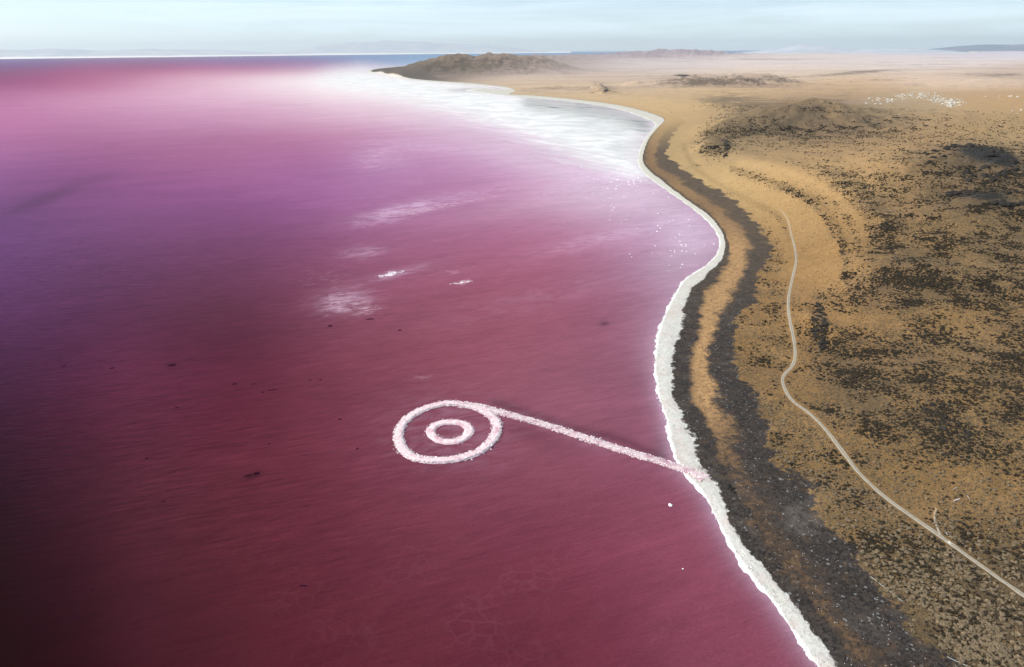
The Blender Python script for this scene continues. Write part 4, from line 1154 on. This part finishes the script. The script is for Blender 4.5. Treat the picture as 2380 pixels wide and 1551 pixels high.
D1, x1, y1 = candidates(420000, 1560, 2560, 235, 1720)
dd = grid_sample(dens, D1[:, 0], D1[:, 1]); uu = grid_sample(U, D1[:, 0], D1[:, 1])
cl = fbm(D1[:, 0] / 14, D1[:, 1] / 14, 3, 91); cl2 = fbm(D1[:, 0] / 55, D1[:, 1] / 55, 3, 97)
rD = np.hypot(D1[:, 0], D1[:, 1])
pd = np.clip((dd - 0.12) * 0.52 * (1 + 2.2 * cl + 1.4 * cl2), 0, 1) * np.interp(y1, [235, 400, 600, 900, 1300, 1600], [1.7, 1.5, 1.0, 0.62, 0.32, 0.22])
ok = (rng.random(len(D1)) < pd) & (uu > 4.08) & off_road(x1, y1, 9) & (rD < 2800)
DP = D1[ok]; Ds = (0.30 + 0.75 * rng.random(ok.sum()) ** 1.8) * (1 + 0.5 * np.clip(cl[ok] + 0.2, 0, 1)) * np.interp(rD[ok], [150, 600, 2500], [0.75, 1.15, 2.4])
# pale dry clumps between beach and track and thinly elsewhere
D2, x2, y2 = candidates(70000, 1700, 2560, 560, 1720)
u2 = grid_sample(U, D2[:, 0], D2[:, 1]); s2 = grid_sample(SD[4], D2[:, 0], D2[:, 1])
c2 = fbm(D2[:, 0] / 10, D2[:, 1] / 10, 3, 71)
w2 = soft(x2, y2, [(2150, 1380, 260, 200, -38, 0.85), (1880, 1060, 120, 200, -30, 0.5), (1780, 850, 60, 220, 0, 0.35), (2300, 1551, 200, 120, 0, 0.6)]) + 0.05
ok2 = (rng.random(len(D2)) < np.clip(w2 * (0.55 + 1.1 * c2), 0, 1) * 0.36) & (u2 > 4.04) & off_road(x2, y2, 10)
TP = D2[ok2]; Ts = rng.uniform(0.5, 1.35, ok2.sum()) * np.interp(y2[ok2], [600, 1000, 1400, 1600], [0.8, 0.85, 1.05, 1.05])
# dark low brush and stones on the cobble band
D3, x3, y3 = candidates(26000, 1560, 2560, 500, 1720)
u3 = grid_sample(U, D3[:, 0], D3[:, 1])
okw = (u3 > 0.85) & (u3 < 4.0) & (rng.random(len(D3)) < 0.10)
okd = (u3 > 1.1) & (u3 < 4.05) & ~okw & (rng.random(len(D3)) < 0.22)


D4, x4, y4 = candidates(150000, 1600, 2560, 420, 1720)
u4 = grid_sample(U, D4[:, 0], D4[:, 1]); c4 = fbm(D4[:, 0] / 20, D4[:, 1] / 20, 4, 131)
r4 = np.hypot(D4[:, 0], D4[:, 1])
ok4 = (rng.random(len(D4)) < np.clip(0.62 + 1.1 * c4, 0.06, 1) * np.interp(grid_sample(dens, D4[:, 0], D4[:, 1]), [0, 0.3], [0.25, 1])) & (u4 > 4.0) & off_road(x4, y4, 8) & (r4 < 1500)


def tuft_shape(seed):
    r = np.random.default_rng(seed)
    k = 5
    a = np.arange(k) / k * 6.283 + r.random() * 6
    v = np.vstack([np.column_stack([np.cos(a), np.sin(a), np.zeros(k)]) * r.uniform(0.7, 1.2, (k, 1)), [[r.normal() * 0.2, r.normal() * 0.2, 0.75]]])
    return v, np.array([[i, (i + 1) % k, k] for i in range(k)])


def individuals(name, P, S, shapes, mat, n, label, group, cat, stuff_name, stuff_label):
    pxx, pyy = seen_at(P[:, 0], P[:, 1], P[:, 2])
    dist = np.linalg.norm(P - np.array([0, 0, CAM_H]), axis=1)
    inv = (pxx > 5) & (pxx < 2375) & (pyy < 1545)
    app = np.where(inv, S / dist, 0)
    big_ = np.argsort(-app)[:n]
    m = np.ones(len(P), bool); m[big_] = False
    mes = []
    for i in range(6):
        v, f = bush_shape(500 + i)
        mes.append(make_mesh(name, v, f, mat, None, False))
    for q in big_:
        o = bpy.data.objects.new(name, mes[int(q) % 6])
        o.location = (P[q, 0], P[q, 1], P[q, 2] + 0.12 * S[q]); o.scale = (S[q] * 1.15, S[q] * 1.15, S[q] * 1.0); o.rotation_euler = (0, 0, float(rng.random() * 6.28))
        link(o, None, label=label, category=cat, group=group)
    PP = P[m] + np.array([0, 0, 0.12]) * S[m][:, None]
    link(bpy.data.objects.new(stuff_name, scatter_mesh(stuff_name, PP, S[m], shapes, mat)), None, kind='stuff', label=stuff_label, category='brush')


individuals('sagebrush', DP, Ds, BSH, MSAGE, 300, 'dark low sagebrush bush growing on the tan slope inland of the track', 'dark sagebrush bushes on the slope', 'bush', 'sagebrush_scrub', 'countless dark sagebrush bushes peppering the tan slope')
individuals('dry_bush', TP, Ts, BSH, MTAN, 300, 'rounded pale dry bush between the black stony band and the track', 'pale dry bushes between beach and track', 'bush', 'dry_scrub', 'countless pale dry bushes between the stony beach and the track')
link(bpy.data.objects.new('beach_stones', scatter_mesh('beach_stones', D3[okd], rng.uniform(0.2, 0.6, okd.sum()), RSH, MBLACK)), None, kind='stuff', label='scattered black stones on the dark beach band', category='stones')
link(bpy.data.objects.new('salted_stones', scatter_mesh('salted_stones', D3[okw], rng.uniform(0.06, 0.20, okw.sum()), RSH, MWHITE)), None, kind='stuff', label='small white salt crusted stones speckling the black beach', category='stones')
MTUFT = plain_material('dry_tuft', (0.150, 0.108, 0.064), (0.075, 0.056, 0.036), 0.3, 1.0, 0.05, 0.3, (0.11, 0.078, 0.048))
link(bpy.data.objects.new('grass_tufts', scatter_mesh('grass_tufts', D4[ok4], rng.uniform(0.22, 0.55, ok4.sum()) * np.interp(r4[ok4], [200, 1500], [0.9, 2.0]), [tuft_shape(i) for i in range(6)], MTUFT)), None, kind='stuff', label='low brown grass tufts covering the tan slope', category='grass')
# crust blocks along the waterline
Ls = smooth_line(LA, 12)
gw = ground(Ls[:, 0], Ls[:, 1]); rw = np.hypot(gw[:, 0], gw[:, 1]); gw = resample(gw[rw < 900], 0.6)
kx = gw + rng.normal(0.8, 0.7, gw.shape)
kz = grid_sample(H, kx[:, 0], kx[:, 1]); kk_ = (kz > -0.3) & (rng.random(len(kz)) < 0.7)
cr = np.column_stack([kx, np.maximum(kz, 0.0) + 0.05])[kk_]
link(bpy.data.objects.new('salt_crust', scatter_mesh('salt_crust', cr, rng.uniform(0.12, 0.45, len(cr)), RSH, MWHITE)), None, kind='stuff', label='broken white salt crust heaped along the waterline', category='salt crust')


# ------------------------------------------------------------------ outcrops
def outcrop(name, mat, marks, n, lo, hi, label, group, cat='rock', flat=0.75, seed=0, lift=0.1, small=0):
    mes = [rock_mesh(name, 600 + seed + i, mat, flat, 2, 0.2) for i in range(6)]
    r = np.random.default_rng(seed + 1)
    for i in range(n):
        x, y, rx, ry, an = marks[r.integers(0, len(marks))]
        a = r.random() * 6.283; q = math.sqrt(r.random()); t = math.radians(an)
        dx = rx * q * math.cos(a); dy = ry * q * math.sin(a)
        p = drape([x + dx * math.cos(t) + dy * math.sin(t)], [y - dx * math.sin(t) + dy * math.cos(t)])[0]
        s_ = r.uniform(lo, hi) * (1 if r.random() < 0.8 else 1.5)
        o = bpy.data.objects.new(name, mes[i % 6])
        o.location = (p[0], p[1], p[2] + lift * s_); o.scale = (s_ * r.uniform(0.8, 1.4), s_, s_ * r.uniform(0.8, 1.2)); o.rotation_euler = (0, 0, r.random() * 6.28)
        link(o, None, label=label, category=cat, group=group)
    if small:
        x = np.empty(small); y = np.empty(small)
        for i in range(small):
            x0, y0, rx, ry, an = marks[r.integers(0, len(marks))]
            a = r.random() * 6.283; q = math.sqrt(r.random()) * 1.25
            x[i] = x0 + rx * q * math.cos(a); y[i] = y0 + ry * q * math.sin(a)
        P_ = drape(x, y)
        link(bpy.data.objects.new(name + '_rubble', scatter_mesh(name + '_rubble', P_, r.uniform(lo * 0.35, lo * 0.95, small), RSH, mat)), None, kind='stuff', label='small broken stones of the ' + group.split(' of the ')[-1].split(' on the ')[-1].split(' among the ')[-1].split(' at the ')[-1], category='stones')


outcrop('pale_rock', MPALE, [(2150, 224, 40, 10, -10), (2130, 222, 22, 8, 0), (2185, 232, 40, 12, -20), (2180, 232, 40, 10, -20), (2215, 240, 28, 9, 0), (2215, 238, 24, 9, 0), (2080, 228, 40, 9, 8), (2040, 235, 40, 8, 0)], 240, 1.8, 4.6, 'blocky white rock in the bright outcrop on the crest at right', 'white rocks of the crest outcrop', seed=3, small=500)
outcrop('pale_rock', MPALE, [(2370, 262, 18, 12, 0), (2330, 225, 45, 4, 0)], 16, 2.5, 4.5, 'white rock near the right end of the crest apart from the main outcrop', 'outlying white rocks on the crest', seed=5)
outcrop('basalt_rock', MBLACK, [(2240, 348, 60, 9, 5), (2310, 362, 60, 14, -20), (2340, 395, 50, 18, -10), (2210, 370, 70, 26, 0), (2300, 400, 80, 28, 0)], 100, 2.2, 4.8, 'black basalt rock of the upper outcrop on the right slope', 'black rocks of the upper outcrop', seed=11, small=1400)
outcrop('basalt_rock', MBLACK, [(2270, 452, 70, 8, 0), (2330, 468, 50, 12, -10)], 60, 1.8, 4.0, 'black basalt rock of the lower outcrop on the right slope', 'black rocks of the lower outcrop', seed=17, small=300)
outcrop('basalt_rock', MBLACK, [(1905, 715, 12, 12, 0), (1900, 738, 18, 14, 0), (1914, 760, 8, 18, 0), (1895, 775, 6, 18, 0), (1912, 800, 9, 14, 0)], 60, 0.9, 2.0, 'black rock in the small dark ridge just right of the dirt track', 'black rocks of the small ridge by the track', seed=23, small=160)
outcrop('basalt_rock', MBLACK, [(1688, 340, 5, 30, 0), (1668, 335, 22, 16, 0), (1640, 345, 20, 16, 0)], 35, 1.6, 3.6, 'dark rock on the knob above the sharp bend of the shore', 'dark rocks on the knob above the shore bend', seed=29, small=160)
outcrop('basalt_rock', MBLACK, [(2200, 985, 45, 16, -10), (2170, 960, 60, 22, 0), (2240, 1010, 30, 14, 0)], 40, 0.7, 1.4, 'dark rock in the brush on the slope in the middle right', 'dark rocks among the brush on the middle slope', seed=31, small=160)
outcrop('shore_rock', MBLACK, [(1697, 1132, 11, 5, -40), (1706, 1142, 9, 4, -40)], 10, 0.6, 1.3, 'black rock in the tight cluster at the foot of the causeway', 'black rocks at the foot of the causeway', seed=37)


# ------------------------------------------------------------------ pipes and debris
def rod(name, a, b, rad, mat, label, cat, lift=0.25, group=None):
    P = drape([a[0], b[0]], [a[1], b[1]])
    n = 14
    L = np.stack([np.interp(np.linspace(0, 1, n), [0, 1], P[:, i]) for i in range(2)], 1)
    z = grid_sample(H, L[:, 0], L[:, 1]) + lift
    T = (P[1, :2] - P[0, :2]); T /= np.linalg.norm(T); N_ = np.array([T[1], -T[0]])
    V = []
    ks = 8
    for i in range(n):
        for j_ in range(ks):
            a_ = j_ / ks * 6.2832
            V.append([L[i, 0] + N_[0] * rad * math.cos(a_), L[i, 1] + N_[1] * rad * math.cos(a_), z[i] + rad * math.sin(a_)])
    ii = np.arange(n * ks).reshape(n, ks); ii = np.hstack([ii, ii[:, :1]])
    FF = np.stack([ii[:-1, :-1], ii[:-1, 1:], ii[1:, 1:], ii[1:, :-1]], -1).reshape(-1, 4)
    o = bpy.data.objects.new(name, make_mesh(name, np.array(V), FF, mat, None, True))
    return link(o, None, label=label, category=cat)


rod('pipe', (2024, 1342), (2098, 1400), 0.11, MIRON, 'long straight pale pipe lying across the black stones near the lower right', 'pipe')
rod('pipe', (2200, 1528), (2262, 1556), 0.12, MIRON, 'pale pipe lying on the dark ground at the bottom edge near the corner', 'pipe')
rod('driftwood', (2216, 1166), (2230, 1161), 0.16, MWHITE, 'bright white plank lying in the brush right of the track', 'driftwood', 0.3)
rod('driftwood', (2246, 1152), (2254, 1162), 0.07, MPALE, 'thin grey plank lying just beyond the bright white one', 'driftwood', 0.3)
rod('driftwood', (2214, 1139), (2224, 1134), 0.10, MPALE, 'short bent pale log lying just uphill of the bright white plank', 'driftwood', 0.3)
p = drape([2200, 2207], [1242, 1262])
pr = rock_mesh('pale_boulder', 900, MPALE, 0.8, 2, 0.15)
place('pale_boulder', pr, p[0], (1.0, 0.8, 0.8), 'upper of the two cream boulders beside the track spur', 'boulder')
place('pale_boulder', pr, p[1], (0.9, 1.0, 0.7), 'lower of the two cream boulders beside the track spur', 'boulder')

# ------------------------------------------------------------------ air
def haze():
    x, y, z0, z1 = 128000.0, 128000.0, -10.0, 1600.0
    V = np.array([(sx * x, sy * y, sz) for sz in (z0, z1) for sy in (-1, 1) for sx in (-1, 1)])
    FF = np.array([(0, 2, 3, 1), (4, 5, 7, 6), (0, 1, 5, 4), (2, 6, 7, 3), (0, 4, 6, 2), (1, 3, 7, 5)])
    m = bpy.data.materials.new('haze_air')
    m.use_nodes = True
    nt = m.node_tree; nt.nodes.clear()
    out = nt.nodes.new('ShaderNodeOutputMaterial')
    v = nt.nodes.new('ShaderNodeVolumePrincipled')
    v.inputs['Color'].default_value = (0.86, 0.93, 1.0, 1)
    v.inputs['Density'].default_value = 1.2e-5
    v.inputs['Anisotropy'].default_value = 0.2
    nt.links.new(v.outputs[0], out.inputs['Volume'])
    m.cycles.homogeneous_volume = True
    o = bpy.data.objects.new('haze', make_mesh('haze', V, FF, m, None, False))
    link(o, None, kind='stuff', label='thin pale air over the lake and plain', category='haze')


haze()
print('bushes', len(DP), len(TP), 'stones', okd.sum(), okw.sum(), 'tris', sum(len(o.data.polygons) for o in SC.objects if o.type == 'MESH'))
print('verts', sum(len(o.data.vertices) for o in SC.objects if o.type == 'MESH'), 'objects', len(SC.objects))
